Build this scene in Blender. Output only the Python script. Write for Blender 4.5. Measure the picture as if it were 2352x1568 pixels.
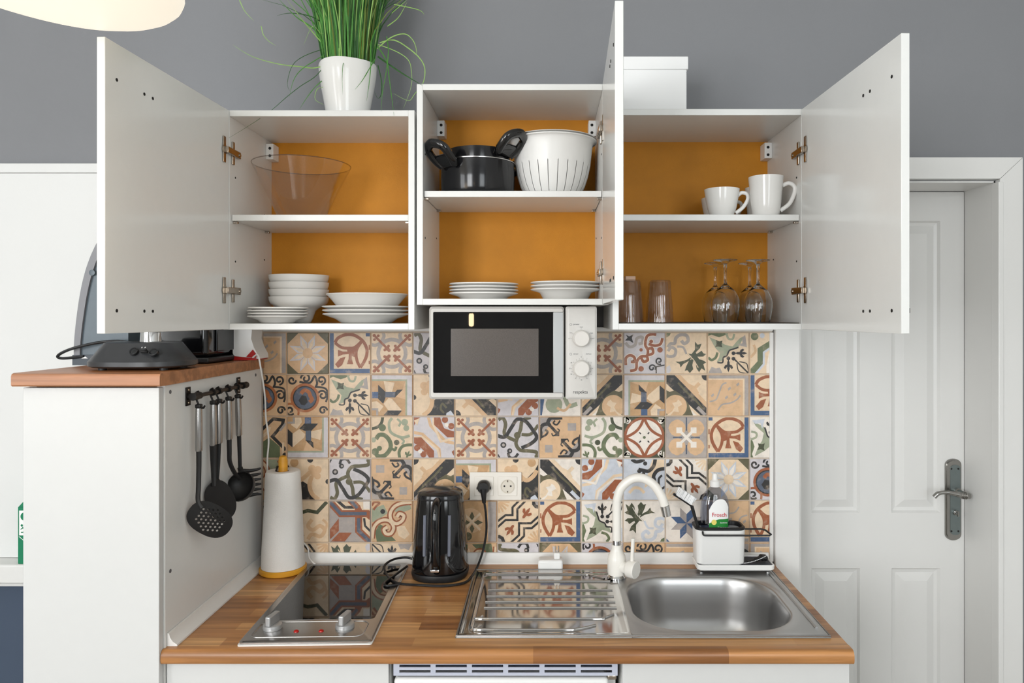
import bpy, bmesh, math, random
from mathutils import Vector, Matrix
from mathutils.geometry import tessellate_polygon
for o in list(bpy.data.objects): bpy.data.objects.remove(o)
SC = bpy.context.scene
COL = SC.collection
PI = math.pi
random.seed(7)

# ------------------------------------------------------------------ camera
CAMY, CAMZ, FPX, PX0, PY0 = -2.18, 1.62, 1664.0, 1255.0, 728.0
cam = bpy.data.cameras.new('camera'); camo = bpy.data.objects.new('camera', cam); COL.objects.link(camo)
camo.location = (0, CAMY, CAMZ); camo.rotation_euler = (PI/2, 0, 0)
cam.sensor_width = 36; cam.lens = 36*FPX/2352
cam.shift_x = -(PX0-1176)/2352; cam.shift_y = -(784-PY0)/2352
cam.clip_start = 0.02
SC.camera = camo

# ------------------------------------------------------------------ world, lights, exposure
wd = bpy.data.worlds.new('world'); SC.world = wd; wd.use_nodes = True
wd.node_tree.nodes['Background'].inputs[0].default_value = (0.75, 0.85, 1, 1)
wd.node_tree.nodes['Background'].inputs[1].default_value = 0.6
SC.view_settings.view_transform = 'Standard'; SC.view_settings.look = 'None'
SC.view_settings.exposure = -0.08; SC.view_settings.gamma = 1; SC.view_settings.use_curve_mapping = False

def area(name, loc, rot, sx, sy, power, col):
    l = bpy.data.lights.new(name, 'AREA'); l.shape = 'RECTANGLE'; l.size = sx; l.size_y = sy
    l.energy = power; l.color = col
    o = bpy.data.objects.new(name, l); COL.objects.link(o); o.location = loc; o.rotation_euler = rot
    return o
# daylight from a left window, plus two added fill lights at the rear wall
area('daylight_window', (-2.93, -3.2, 1.85), (0, -PI/2, 0), 1.7, 1.3, 50, (0.94, 0.97, 1.0))
area('rear_fill_left', (-1.85, -4.73, 1.85), (PI/2, 0, 0), 1.2, 1.7, 105, (0.96, 0.98, 1.0))
area('rear_fill_right', (1.25, -4.73, 1.85), (PI/2, 0, 0), 1.1, 1.7, 48, (0.90, 0.96, 1.0))

# ------------------------------------------------------------------ helpers
def lin(c):
    r = []
    for v in c[:3]:
        v = v/255.0
        r.append(v/12.92 if v <= 0.04045 else ((v+0.055)/1.055)**2.4)
    return (r[0], r[1], r[2], 1)

def mat(name, rgb, rough=0.5, metal=0.0, noise=None, bump=None, spec=0.5, coat=0.0, trans=0.0, ior=1.45, emit=0.0, emitc=None, sheen=0.0, stretch=(1, 1, 1), rvar=0.0):
    m = bpy.data.materials.new(name); m.use_nodes = True
    nt = m.node_tree; b = nt.nodes['Principled BSDF']
    c = lin(rgb)
    b.inputs['Base Color'].default_value = c
    b.inputs['Roughness'].default_value = rough
    b.inputs['Metallic'].default_value = metal
    b.inputs['Specular IOR Level'].default_value = spec
    b.inputs['Coat Weight'].default_value = coat
    b.inputs['Coat Roughness'].default_value = 0.08
    b.inputs['Transmission Weight'].default_value = trans
    b.inputs['IOR'].default_value = ior
    b.inputs['Sheen Weight'].default_value = sheen
    if emit:
        b.inputs['Emission Color'].default_value = lin(emitc) if emitc else c; b.inputs['Emission Strength'].default_value = emit
    if noise or bump or rvar:
        geo = nt.nodes.new('ShaderNodeNewGeometry')
        mp = nt.nodes.new('ShaderNodeMapping'); mp.inputs['Scale'].default_value = stretch
        nt.links.new(geo.outputs['Position'], mp.inputs['Vector'])
    if noise:
        sc, amt = noise
        n = nt.nodes.new('ShaderNodeTexNoise'); n.inputs['Scale'].default_value = sc; n.inputs['Detail'].default_value = 6
        nt.links.new(mp.outputs[0], n.inputs['Vector'])
        mr = nt.nodes.new('ShaderNodeMapRange'); mr.inputs[1].default_value = 0.25; mr.inputs[2].default_value = 0.75
        mr.inputs[3].default_value = 1-amt; mr.inputs[4].default_value = 1+amt
        nt.links.new(n.outputs[0], mr.inputs[0])
        mx = nt.nodes.new('ShaderNodeVectorMath'); mx.operation = 'SCALE'; mx.inputs[0].default_value = c[:3]
        nt.links.new(mr.outputs[0], mx.inputs['Scale'])
        nt.links.new(mx.outputs[0], b.inputs['Base Color'])
    if rvar:
        n3 = nt.nodes.new('ShaderNodeTexNoise'); n3.inputs['Scale'].default_value = 9; n3.inputs['Detail'].default_value = 4
        nt.links.new(mp.outputs[0], n3.inputs['Vector'])
        m3 = nt.nodes.new('ShaderNodeMapRange'); m3.inputs[1].default_value = 0.3; m3.inputs[2].default_value = 0.7
        m3.inputs[3].default_value = max(0, rough-rvar); m3.inputs[4].default_value = rough+rvar
        nt.links.new(n3.outputs[0], m3.inputs[0]); nt.links.new(m3.outputs[0], b.inputs['Roughness'])
    if bump:
        sc, st = bump
        n2 = nt.nodes.new('ShaderNodeTexNoise'); n2.inputs['Scale'].default_value = sc; n2.inputs['Detail'].default_value = 3
        nt.links.new(mp.outputs[0], n2.inputs['Vector'])
        bp = nt.nodes.new('ShaderNodeBump'); bp.inputs['Strength'].default_value = st; bp.inputs['Distance'].default_value = 0.002
        nt.links.new(n2.outputs[0], bp.inputs['Height']); nt.links.new(bp.outputs[0], b.inputs['Normal'])
    return m

def thin_glass(name, tint, refl=(1, 1, 1), edge=0.28):
    # thin clear sheet: lets light straight through, mirrors more towards grazing angles
    m = bpy.data.materials.new(name); m.use_nodes = True; nt = m.node_tree; N = nt.nodes.new; Lk = nt.links.new
    nt.nodes.remove(nt.nodes['Principled BSDF'])
    tr = N('ShaderNodeBsdfTransparent'); tr.inputs[0].default_value = tint+(1,)
    gl = N('ShaderNodeBsdfGlossy'); gl.inputs['Color'].default_value = refl+(1,); gl.inputs['Roughness'].default_value = 0.02
    lw = N('ShaderNodeLayerWeight'); lw.inputs['Blend'].default_value = 0.5
    pw = N('ShaderNodeMath'); pw.operation = 'POWER'; pw.inputs[1].default_value = 3.0; Lk(lw.outputs['Facing'], pw.inputs[0])
    ma = N('ShaderNodeMath'); ma.operation = 'MULTIPLY_ADD'; ma.inputs[1].default_value = edge; ma.inputs[2].default_value = 0.05; Lk(pw.outputs[0], ma.inputs[0])
    mx = N('ShaderNodeMixShader'); Lk(ma.outputs[0], mx.inputs[0]); Lk(tr.outputs[0], mx.inputs[1]); Lk(gl.outputs[0], mx.inputs[2])
    Lk(mx.outputs[0], nt.nodes['Material Output'].inputs['Surface']); return m

def wood(name, c1, c2, c3, blocks=True, rough=0.32, axis='x'):
    m = bpy.data.materials.new(name); m.use_nodes = True; nt = m.node_tree; b = nt.nodes['Principled BSDF']
    N = nt.nodes.new; Lk = nt.links.new
    geo = N('ShaderNodeNewGeometry')
    mp = N('ShaderNodeMapping')
    if axis == 'y': mp.inputs['Rotation'].default_value = (0, 0, PI/2)
    Lk(geo.outputs['Position'], mp.inputs['Vector'])
    g = N('ShaderNodeMapping'); g.inputs['Scale'].default_value = (3.0, 60.0, 60.0); Lk(mp.outputs[0], g.inputs['Vector'])
    n1 = N('ShaderNodeTexNoise'); n1.inputs['Scale'].default_value = 1.0; n1.inputs['Detail'].default_value = 6; n1.inputs['Distortion'].default_value = 0.6
    Lk(g.outputs[0], n1.inputs['Vector'])
    r = N('ShaderNodeValToRGB'); r.color_ramp.elements[0].position = 0.36; r.color_ramp.elements[1].position = 0.66
    r.color_ramp.elements[0].color = (0.60, 0.56, 0.52, 1); r.color_ramp.elements[1].color = (1.08, 1.08, 1.08, 1)
    Lk(n1.outputs[0], r.inputs[0])
    mul = N('ShaderNodeMix'); mul.data_type = 'RGBA'; mul.blend_type = 'MULTIPLY'; mul.inputs[0].default_value = 0.85
    if blocks:
        bk = N('ShaderNodeTexBrick'); bk.offset = 0.37; bk.offset_frequency = 2; bk.squash = 1
        bk.inputs['Scale'].default_value = 1; bk.inputs['Mortar Size'].default_value = 0.0
        bk.inputs['Brick Width'].default_value = 0.43; bk.inputs['Row Height'].default_value = 0.0415; bk.inputs['Bias'].default_value = 0.0
        bk.inputs['Color1'].default_value = (0, 0, 0, 1); bk.inputs['Color2'].default_value = (1, 1, 1, 1); bk.inputs['Mortar'].default_value = (0.3, 0.3, 0.3, 1)
        sh = N('ShaderNodeVectorMath'); sh.operation = 'ADD'; sh.inputs[1].default_value = (3.31, 2.0175, 0)
        Lk(mp.outputs[0], sh.inputs[0]); Lk(sh.outputs[0], bk.inputs['Vector'])
        r2 = N('ShaderNodeValToRGB'); e = r2.color_ramp.elements
        e[0].position = 0; e[0].color = lin(c1); e[1].position = 1; e[1].color = lin(c3)
        k = r2.color_ramp.elements.new(0.5); k.color = lin(c2)
        Lk(bk.outputs['Color'], r2.inputs[0]); Lk(r2.outputs[0], mul.inputs[6])
    else:
        mul.inputs[6].default_value = lin(c2)
    Lk(r.outputs[0], mul.inputs[7]); Lk(mul.outputs[2], b.inputs['Base Color'])
    b.inputs['Roughness'].default_value = rough
    return m

def obj_base(name, me, parent=None, local=False):
    o = bpy.data.objects.new(name, me); COL.objects.link(o)
    if parent is not None:
        o.parent = parent
        if not local and parent.type == 'EMPTY': o.matrix_parent_inverse = parent.matrix_basis.inverted()
    return o

def tag(o, label=None, cat=None, group=None, kind=None):
    if label: o['label'] = label
    if cat: o['category'] = cat
    if group: o['group'] = group
    if kind: o['kind'] = kind
    return o

def thing(name, label, cat, loc=(0, 0, 0), group=None, rz=0.0):
    o = bpy.data.objects.new(name, None); COL.objects.link(o); o.empty_display_size = 0.02
    o.location = loc; o.rotation_euler = (0, 0, rz)
    return tag(o, label, cat, group)

def dup(root, loc, label=None, rz=None):
    r = root.copy(); COL.objects.link(r); r.location = loc
    if rz is not None: r.rotation_euler = (0, 0, rz)
    if label: r['label'] = label
    for ch in root.children:
        c = ch.copy(); COL.objects.link(c); c.parent = r; c.matrix_parent_inverse = ch.matrix_parent_inverse.copy()
        for g in ch.children:
            d = g.copy(); COL.objects.link(d); d.parent = c; d.matrix_parent_inverse = g.matrix_parent_inverse.copy()
    return r

def W(px, py, y):
    d = y-CAMY
    return Vector(((px-PX0)/FPX*d, y, CAMZ-(py-PY0)/FPX*d))
CT = 0.887
def Wc(px, py, h=0.0):          # pixel -> point on the worktop plane
    d = (CAMZ-CT-h)*FPX/(py-PY0)
    return Vector(((px-PX0)/FPX*d, CAMY+d, CT+h))

def crv(pts, n=8, closed=False):     # Catmull-Rom through points of any dimension
    out = []; P = [tuple(p) for p in pts]; L = len(P); D = len(P[0])
    rng = L if closed else L-1
    for i in range(rng):
        if closed: a, b, c, d = P[(i-1) % L], P[i], P[(i+1) % L], P[(i+2) % L]
        else: a, b, c, d = P[max(i-1, 0)], P[i], P[i+1], P[min(i+2, L-1)]
        for k in range(n):
            t = k/n
            out.append(tuple(0.5*((2*b[j])+(c[j]-a[j])*t+(2*a[j]-5*b[j]+4*c[j]-d[j])*t*t+(3*b[j]-a[j]-3*c[j]+d[j])*t**3) for j in range(D)))
    if not closed: out.append(P[-1])
    return out

class G:
    def __init__(s): s.v = []; s.f = []; s.m = []; s.fl = []
    def add(s, vs, fs, mi=0, M=None):
        b = len(s.v)
        s.v += [tuple(M @ Vector(p)) if M else tuple(p) for p in vs]
        s.f += [tuple(i+b for i in f) for f in fs]; s.m += [mi]*len(fs); s.fl += [False]*len(fs)
        return s
    def box(s, x0, x1, y0, y1, z0, z1, mi=0, M=None):
        vs = [(x, y, z) for z in (z0, z1) for y in (y0, y1) for x in (x0, x1)]
        return s.add(vs, [(0, 2, 3, 1), (4, 5, 7, 6), (0, 1, 5, 4), (2, 6, 7, 3), (0, 4, 6, 2), (1, 3, 7, 5)], mi, M)
    def rbox(s, x0, x1, y0, y1, z0, z1, r=0.002, seg=2, mi=0, M=None):
        bm = bmesh.new(); bmesh.ops.create_cube(bm, size=1)
        for v in bm.verts: v.co = Vector(((x0+x1)/2+v.co.x*(x1-x0), (y0+y1)/2+v.co.y*(y1-y0), (z0+z1)/2+v.co.z*(z1-z0)))
        bmesh.ops.bevel(bm, geom=bm.edges[:], offset=r, segments=seg, profile=0.5, affect='EDGES')
        bm.verts.index_update()
        s.add([v.co[:] for v in bm.verts], [tuple(v.index for v in f.verts) for f in bm.faces], mi, M)
        nf = len(bm.faces); o0 = len(s.fl)-nf
        for k, f in enumerate(bm.faces):
            if max(abs(c) for c in f.normal) > 0.9999: s.fl[o0+k] = True
        bm.free(); return s
    def lathe(s, prof, n=40, mi=0, M=None, closed=False, mod=None):
        vs = []; fs = []; L = len(prof)
        for (r, z) in prof:
            for k in range(n):
                a = 2*PI*k/n; rr = r*(mod(a, z) if mod else 1)
                vs.append((rr*math.cos(a), rr*math.sin(a), z))
        rg = L if closed else L-1
        for i in range(rg):
            j = (i+1) % L
            for k in range(n):
                k2 = (k+1) % n
                fs.append((i*n+k, i*n+k2, j*n+k2, j*n+k))
        if not closed:
            if prof[0][0] > 1e-6: fs.append(tuple(reversed(range(n))))
            if prof[-1][0] > 1e-6: fs.append(tuple((L-1)*n+k for k in range(n)))
        return s.add(vs, fs, mi, M)
    def tube(s, pts, r, n=10, closed=False, caps=True, mi=0, M=None, flat=1.0):
        P = [Vector(p) for p in pts]; L = len(P)
        R = r if isinstance(r, (list, tuple)) else [r]*L
        vs = []; fs = []; up = None
        for i in range(L):
            if closed: t = P[(i+1) % L]-P[(i-1) % L]
            else: t = P[min(i+1, L-1)]-P[max(i-1, 0)]
            if t.length < 1e-9: t = Vector((0, 0, 1))
            t.normalize()
            if up is None:
                up = Vector((0, 0, 1)) if abs(t.z) < 0.9 else Vector((0, -1, 0))
            up = up-t*up.dot(t)
            if up.length < 1e-6: up = t.orthogonal()
            up.normalize(); si = t.cross(up)
            for k in range(n):
                a = 2*PI*k/n
                vs.append(P[i]+(si*math.cos(a)+up*math.sin(a)*flat)*R[i])
        rg = L if closed else L-1
        for i in range(rg):
            j = (i+1) % L
            for k in range(n):
                k2 = (k+1) % n; fs.append((i*n+k, i*n+k2, j*n+k2, j*n+k))
        if caps and not closed:
            fs.append(tuple(reversed(range(n)))); fs.append(tuple((L-1)*n+k for k in range(n)))
        return s.add(vs, fs, mi, M)
    def prism(s, poly, a0, a1, ax='y', mi=0, M=None):
        # poly: 2D points; extruded along axis ax between a0 and a1 ; (x,z) for y, (x,y) for z, (y,z) for x
        def mk(p, a):
            return (p[0], a, p[1]) if ax == 'y' else (p[0], p[1], a) if ax == 'z' else (a, p[0], p[1])
        n = len(poly); vs = [mk(p, a0) for p in poly]+[mk(p, a1) for p in poly]
        fs = [(i, (i+1) % n, n+(i+1) % n, n+i) for i in range(n)]
        tr = tessellate_polygon([[Vector((p[0], p[1], 0)) for p in poly]])
        fs += [tuple(t) for t in tr]+[tuple(n+i for i in reversed(t)) for t in tr]
        return s.add(vs, fs, mi, M)
    def build(s, name, mats, parent=None, local=False, smooth=35, mesh_only=False):
        me = bpy.data.meshes.new(name); me.from_pydata(s.v, [], s.f)
        for m in (mats if isinstance(mats, (list, tuple)) else [mats]): me.materials.append(m)
        if any(s.m): me.polygons.foreach_set('material_index', s.m)
        if any(s.fl): me.attributes.new('flatface', 'BOOLEAN', 'FACE').data.foreach_set('value', s.fl)
        bm = bmesh.new(); bm.from_mesh(me); bmesh.ops.remove_doubles(bm, verts=bm.verts, dist=1e-6)
        bmesh.ops.recalc_face_normals(bm, faces=bm.faces); bm.to_mesh(me); bm.free()
        if smooth:
            me.polygons.foreach_set('use_smooth', [True]*len(me.polygons)); me.set_sharp_from_angle(angle=math.radians(smooth))
            at = me.attributes.get('flatface')
            if at:
                for p_, d_ in zip(me.polygons, at.data):
                    if d_.value: p_.use_smooth = False
        me.update()
        return me if mesh_only else obj_base(name, me, parent, local)

def text(name, s, size, loc, m, parent, rot=(PI/2, 0, 0), align='CENTER', ext=0.0002, sx=1.0, shear=0.0):
    cu = bpy.data.curves.new(name, 'FONT'); cu.body = s; cu.size = size; cu.align_x = align; cu.align_y = 'CENTER'; cu.extrude = ext; cu.shear = shear
    to = bpy.data.objects.new(name, cu); COL.objects.link(to)
    bpy.context.view_layer.update()
    me = bpy.data.meshes.new_from_object(to.evaluated_get(bpy.context.evaluated_depsgraph_get()))
    bpy.data.objects.remove(to)
    me.transform(Matrix.Translation(loc) @ Matrix.Rotation(rot[2], 4, 'Z') @ Matrix.Rotation(rot[0], 4, 'X') @ Matrix.Diagonal((sx, 1, 1, 1)))
    me.materials.clear(); me.materials.append(m)
    return obj_base(name, me, parent)

ORD = ['lowest', 'second from the bottom', 'third from the bottom', 'fourth from the bottom']
def RX(a): return Matrix.Rotation(a, 4, 'X')
def RY(a): return Matrix.Rotation(a, 4, 'Y')
def RZ(a): return Matrix.Rotation(a, 4, 'Z')
def TR(x, y, z): return Matrix.Translation((x, y, z))

# ------------------------------------------------------------------ materials
WALLGREY = mat('grey_wall_paint', (133, 134, 137), 0.85, noise=(3, 0.02), bump=(220, 0.08))
SLATE = mat('slate_blue_paint', (70, 82, 100), 0.8, noise=(3, 0.03))
WALLWHITE = mat('white_wall_paint', (226, 226, 224), 0.7, noise=(2, 0.015), bump=(160, 0.06))
CEIL = mat('ceiling_paint', (235, 235, 232), 0.9)
FLOORM = wood('floor_boards', (160, 154, 146), (172, 166, 158), (182, 176, 168))
REARM = mat('grey_brick_paint', (176, 175, 174), 0.85, noise=(6, 0.05))
LAM = mat('white_laminate', (228, 228, 225), 0.30, noise=(40, 0.008))
LAMDOOR = mat('door_laminate', (228, 228, 225), 0.16, noise=(40, 0.008), spec=0.45)
LAMFRONT = mat('white_front', (208, 208, 206), 0.38, noise=(40, 0.006))
GLOSS = mat('white_gloss_paint', (226, 225, 222), 0.3, noise=(6, 0.01))
ORANGE = mat('ochre_fibreboard', (204, 134, 26), 0.62, noise=(16, 0.06), bump=(500, 0.2))
WOODTOP = wood('butcher_block', (146, 96, 54), (190, 134, 80), (216, 165, 108))
WOODPANTRY = wood('beech_worktop', (170, 112, 66), (176, 118, 76), (190, 130, 84), blocks=False)
CERAMIC = mat('white_porcelain', (232, 230, 226), 0.14, spec=0.55)
POTW = mat('glazed_pot', (240, 239, 236), 0.16)
STEEL = mat('brushed_steel', (186, 184, 182), 0.27, 1.0, noise=(30, 0.02), stretch=(1, 10, 10))
SATIN = mat('satin_steel', (176, 175, 174), 0.33, 1.0)
DRAINM = mat('polished_steel', (192, 190, 188), 0.09, 1.0)
CHROME = mat('chrome', (205, 205, 205), 0.08, 1.0)
NICKEL = mat('nickel_hinge', (168, 158, 146), 0.25, 1.0, noise=(90, 0.1))
DARKMETAL = mat('dark_metal', (70, 66, 62), 0.35, 1.0)
BLACKP = mat('black_plastic', (26, 26, 27), 0.42, noise=(80, 0.1))
BLACKG = mat('black_gloss', (10, 10, 12), 0.06, coat=0.4)
BLACKM = mat('black_enamel', (30, 31, 33), 0.16, noise=(30, 0.08))
GUN = mat('gunmetal_plastic', (86, 98, 106), 0.32, noise=(60, 0.04))
GREYPL = mat('grey_plastic', (128, 128, 132), 0.45)
WHITEPL = mat('white_plastic', (236, 235, 232), 0.32)
SILVERPL = mat('silver_plastic', (205, 202, 197), 0.38, noise=(120, 0.015))
REDP = mat('red_plastic', (170, 28, 26), 0.35)
REDL = mat('red_lens', (170, 20, 14), 0.15)
HOLE = mat('dark_hole', (28, 26, 24), 0.8)
GLASS = mat('clear_glass', (252, 253, 252), 0.0, trans=1.0, ior=1.42)
SMOKE = thin_glass('smoked_glass', (0.88, 0.855, 0.83), edge=0.6)
ACRYL = thin_glass('clear_acrylic', (0.955, 0.945, 0.935), edge=0.5)
RIMG = thin_glass('glass_rim', (0.66, 0.62, 0.60), edge=0.4)
HOBGLASS = mat('hob_glass', (11, 10, 10), 0.03, spec=0.65)
PAPER = mat('kitchen_paper', (236, 233, 228), 0.95, bump=(350, 0.6), noise=(30, 0.02))
BAMBOO = mat('varnished_pine', (222, 158, 44), 0.4, noise=(18, 0.12), stretch=(1, 1, 6))
CAULK = mat('white_upstand', (232, 230, 226), 0.4, noise=(20, 0.02))
GROUT = mat('grout', (214, 198, 180), 0.9, noise=(60, 0.06))
INK = mat('black_print', (30, 30, 32), 0.6)
GREYINK = mat('grey_print', (105, 105, 108), 0.6)
# ------------------------------------------------------------------ patterned wall tiles
def tile_mat(name, rgb, wear=0.35):
    m = bpy.data.materials.new('tile_'+name); m.use_nodes = True; nt = m.node_tree; b = nt.nodes['Principled BSDF']
    N = nt.nodes.new; Lk = nt.links.new
    geo = N('ShaderNodeNewGeometry')
    n = N('ShaderNodeTexNoise'); n.inputs['Scale'].default_value = 42; n.inputs['Detail'].default_value = 8; n.inputs['Roughness'].default_value = 0.65
    Lk(geo.outputs['Position'], n.inputs['Vector'])
    r = N('ShaderNodeValToRGB'); e = r.color_ramp.elements
    c = lin(rgb); e[0].position = 0.36; e[0].color = tuple(x*0.86 for x in c[:3])+(1,); e[1].position = 0.54; e[1].color = c
    k = r.color_ramp.elements.new(0.72); lt = lin((206, 184, 160)); k.color = tuple(c[i]*(1-wear)+lt[i]*wear for i in range(3))+(1,)
    Lk(n.outputs[0], r.inputs[0]); Lk(r.outputs[0], b.inputs['Base Color'])
    b.inputs['Roughness'].default_value = 0.42
    return m
TC = {'cream': (234, 208, 176), 'tan': (220, 181, 140), 'dtan': (200, 159, 114), 'terra': (158, 90, 56), 'olive': (100, 94, 68), 'green': (106, 116, 84),
      'pgreen': (162, 168, 142), 'dgreen': (74, 78, 56), 'dark': (48, 46, 45), 'grey': (174, 164, 158), 'lav': (210, 204, 206), 'blue': (72, 96, 132), 'steel': (90, 98, 114),
      'white': (240, 230, 218), 'orange': (180, 108, 62), 'sky': (206, 210, 218), 'brown': (118, 84, 56)}
TK = list(TC.keys()); TM = [tile_mat(k, TC[k], 0.15 if k in ('cream', 'white', 'tan', 'lav', 'sky') else 0.42) for k in TK]

class Pat:
    def __init__(s): s.ops = []
    def fill(s, pts, c): s.ops.append(('f', [tuple(p) for p in pts], c)); return s
    def rect(s, x0, y0, x1, y1, c): return s.fill([(x0, y0), (x1, y0), (x1, y1), (x0, y1)], c)
    def circ(s, x, y, r, c, n=20): return s.fill([(x+r*math.cos(2*PI*k/n), y+r*math.sin(2*PI*k/n)) for k in range(n)], c)
    def line(s, pts, w, c, closed=False): s.ops.append(('l', [tuple(p) for p in pts], w, c, closed)); return s
    def cur(s, pts, w, c, n=5, closed=False): return s.line(crv(pts, n, closed), w, c, closed)
    def arc(s, x, y, r, a0, a1, w, c, n=20):
        return s.line([(x+r*math.cos(math.radians(a0+(a1-a0)*k/n)), y+r*math.sin(math.radians(a0+(a1-a0)*k/n))) for k in range(n+1)], w, c)
    def spiral(s, x, y, r0, r1, a0, turns, w, c, n=24):
        return s.line([(x+(r0+(r1-r0)*k/n)*math.cos(math.radians(a0)+turns*2*PI*k/n), y+(r0+(r1-r0)*k/n)*math.sin(math.radians(a0)+turns*2*PI*k/n)) for k in range(n+1)], w, c)
    def rot4(s, fn, n=4):
        for k in range(n):
            q = Pat(); fn(q); a = 2*PI*k/n; ca, sa = math.cos(a), math.sin(a)
            s.merge(q, lambda p: (0.5+(p[0]-0.5)*ca-(p[1]-0.5)*sa, 0.5+(p[0]-0.5)*sa+(p[1]-0.5)*ca))
        return s
    def merge(s, q, f):
        for o in q.ops:
            s.ops.append((o[0], [f(p) for p in o[1]])+o[2:])
        return s

def star_petal(q, L, w, c):
    q.fill([(0.5, 0.5), (0.5+L*0.5, 0.5-w), (0.5+L, 0.5), (0.5+L*0.5, 0.5+w)], c)
def curl(p, x, y, r, a0, turns, w, c):
    p.spiral(x, y, r, r*0.25, a0, turns, w, c)
def fleur(p, x, y, s, ang, c):
    pts = [(0, -.5), (.12, -.2), (.1, .0), (.3, -.22), (.42, -.1), (.32, .12), (.12, .2), (.1, .45), (0, .55), (-.1, .45), (-.12, .2), (-.32, .12), (-.42, -.1), (-.3, -.22), (-.1, .0), (-.12, -.2)]
    ca, sa = math.cos(math.radians(ang)), math.sin(math.radians(ang))
    p.fill([(x+s*(a*ca-b*sa), y+s*(a*sa+b*ca)) for a, b in pts], c)

def p_F():
    p = Pat().rect(0, 0, 1, 1, 'tan'); p.rect(0, 0, 1, .1, 'grey').rect(.88, 0, 1, 1, 'grey'); p.rect(0, .1, .88, .13, 'cream').rect(.84, .1, .88, 1, 'cream')
    p.cur([(.05, .65), (.2, .6), (.28, .42), (.35, .25), (.45, .2)], .035, 'grey'); p.cur([(.25, .85), (.35, .72), (.55, .68), (.7, .6), (.78, .5)], .035, 'grey')
    for x, y in ((.45, .55), (.52, .34), (.65, .48), (.12, .5), (.72, .24)): p.fill([(x-.02, y+.05), (x-.04, y), (x+.02, y-.05), (x+.04, y)], 'grey')
    return p
def p_O():
    p = Pat().rect(0, 0, 1, 1, 'olive'); p.fill([(.3, 0), (.7, 0), (1, .3), (1, .72), (.7, 1), (.3, 1), (0, .72), (0, .3)], 'tan')
    def f(q):
        for a in (22.5, 67.5):
            z = Pat(); star_petal(z, .47, .085, 'lav'); star_petal(z, .40, .05, 'cream')
            ca, sa = math.cos(math.radians(a)), math.sin(math.radians(a))
            q.merge(z, lambda v: (.5+(v[0]-.5)*ca-(v[1]-.5)*sa, .5+(v[0]-.5)*sa+(v[1]-.5)*ca))
    p.rot4(f); p.circ(.5, .5, .12, 'tan'); return p
def p_V():
    p = Pat().rect(0, 0, 1, 1, 'cream'); p.rect(0, 0, .12, 1, 'blue').rect(0, .87, 1, 1, 'blue').rect(.88, 0, .99, .1, 'blue').rect(.12, 0, .14, .87, 'cream')
    p.cur([(.15, .25), (.22, .14), (.4, .06), (.6, .07), (.8, .2), (.9, .38), (.9, .55), (.84, .7), (.75, .84)], .075, 'terra')
    p.cur([(.15, .25), (.3, .36), (.48, .38), (.62, .36), (.78, .22)], .07, 'terra'); p.cur([(.78, .22), (.67, .4), (.65, .55), (.68, .7), (.75, .84)], .07, 'terra')
    p.fill([(.42, .36), (.64, .36), (.64, .6), (.5, .55), (.45, .48)], 'terra')
    p.fill([(.22, .42), (.34, .46), (.48, .46), (.48, .52), (.34, .53), (.22, .58)], 'terra'); p.fill([(.43, .76), (.47, .64), (.48, .48), (.54, .48), (.55, .64), (.58, .76)], 'terra')
    p.fill([(.15, .76), (.22, .85), (.32, .78), (.4, .58), (.27, .62)], 'terra'); p.rect(.3, .0, .62, .02, 'terra'); p.rect(.95, .3, 1, .42, 'terra'); p.rect(.95, .68, 1, .76, 'terra')
    return p
def p_K():
    p = Pat().rect(0, 0, 1, 1, 'cream')
    def f(q):
        q.cur([(.29, 0), (.31, .1), (.26, .2), (.2, .27), (.1, .31), (0, .29)], .08, 'grey')
    p.rot4(f); p.arc(.5, .5, .325, 0, 360, .09, 'grey', 40)
    def g(q):
        q.line([(.09, .09), (.42, .42)], .055, 'terra')
        for (x, y) in ((.08, .08), (.43, .43)): q.circ(x, y, .04, 'terra', 12)
        for t in (.13, .375):
            q.circ(t+.045, t-.045, .034, 'terra', 10); q.circ(t-.045, t+.045, .034, 'terra', 10)
        q.circ(.39, .39, .05, 'terra', 12)
    p.rot4(g); return p
def p_S():
    p = Pat().rect(0, 0, 1, 1, 'lav')
    p.cur([(.03, .08), (.13, .04), (.2, .18), (.17, .4), (.27, .5), (.42, .57)], .085, 'olive'); p.cur([(.5, .46), (.56, .3), (.6, .1), (.8, .02)], .085, 'olive')
    p.cur([(.5, .46), (.45, .65), (.55, .8), (.75, .82), (.93, .85), (.97, .98)], .085, 'olive'); p.cur([(.58, .43), (.8, .42), (.98, .2)], .075, 'olive'); p.circ(.48, .45, .08, 'olive'); p.circ(.95, .95, .06, 'olive')
    p.cur([(0, .45), (.18, .49), (.33, .28), (.48, .07), (.68, .12), (.85, .33), (.94, .5), (.8, .65), (.58, .75)], .085, 'dark')
    p.circ(.15, .68, .07, 'dark').circ(.15, .68, .035, 'grey'); p.cur([(.26, .86), (.3, .97), (.42, .98), (.5, .88)], .06, 'dark'); p.circ(.3, .82, .06, 'dark').circ(.31, .82, .025, 'grey')
    p.line([(.02, .9), (.06, .98)], .03, 'dark'); return p
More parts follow.
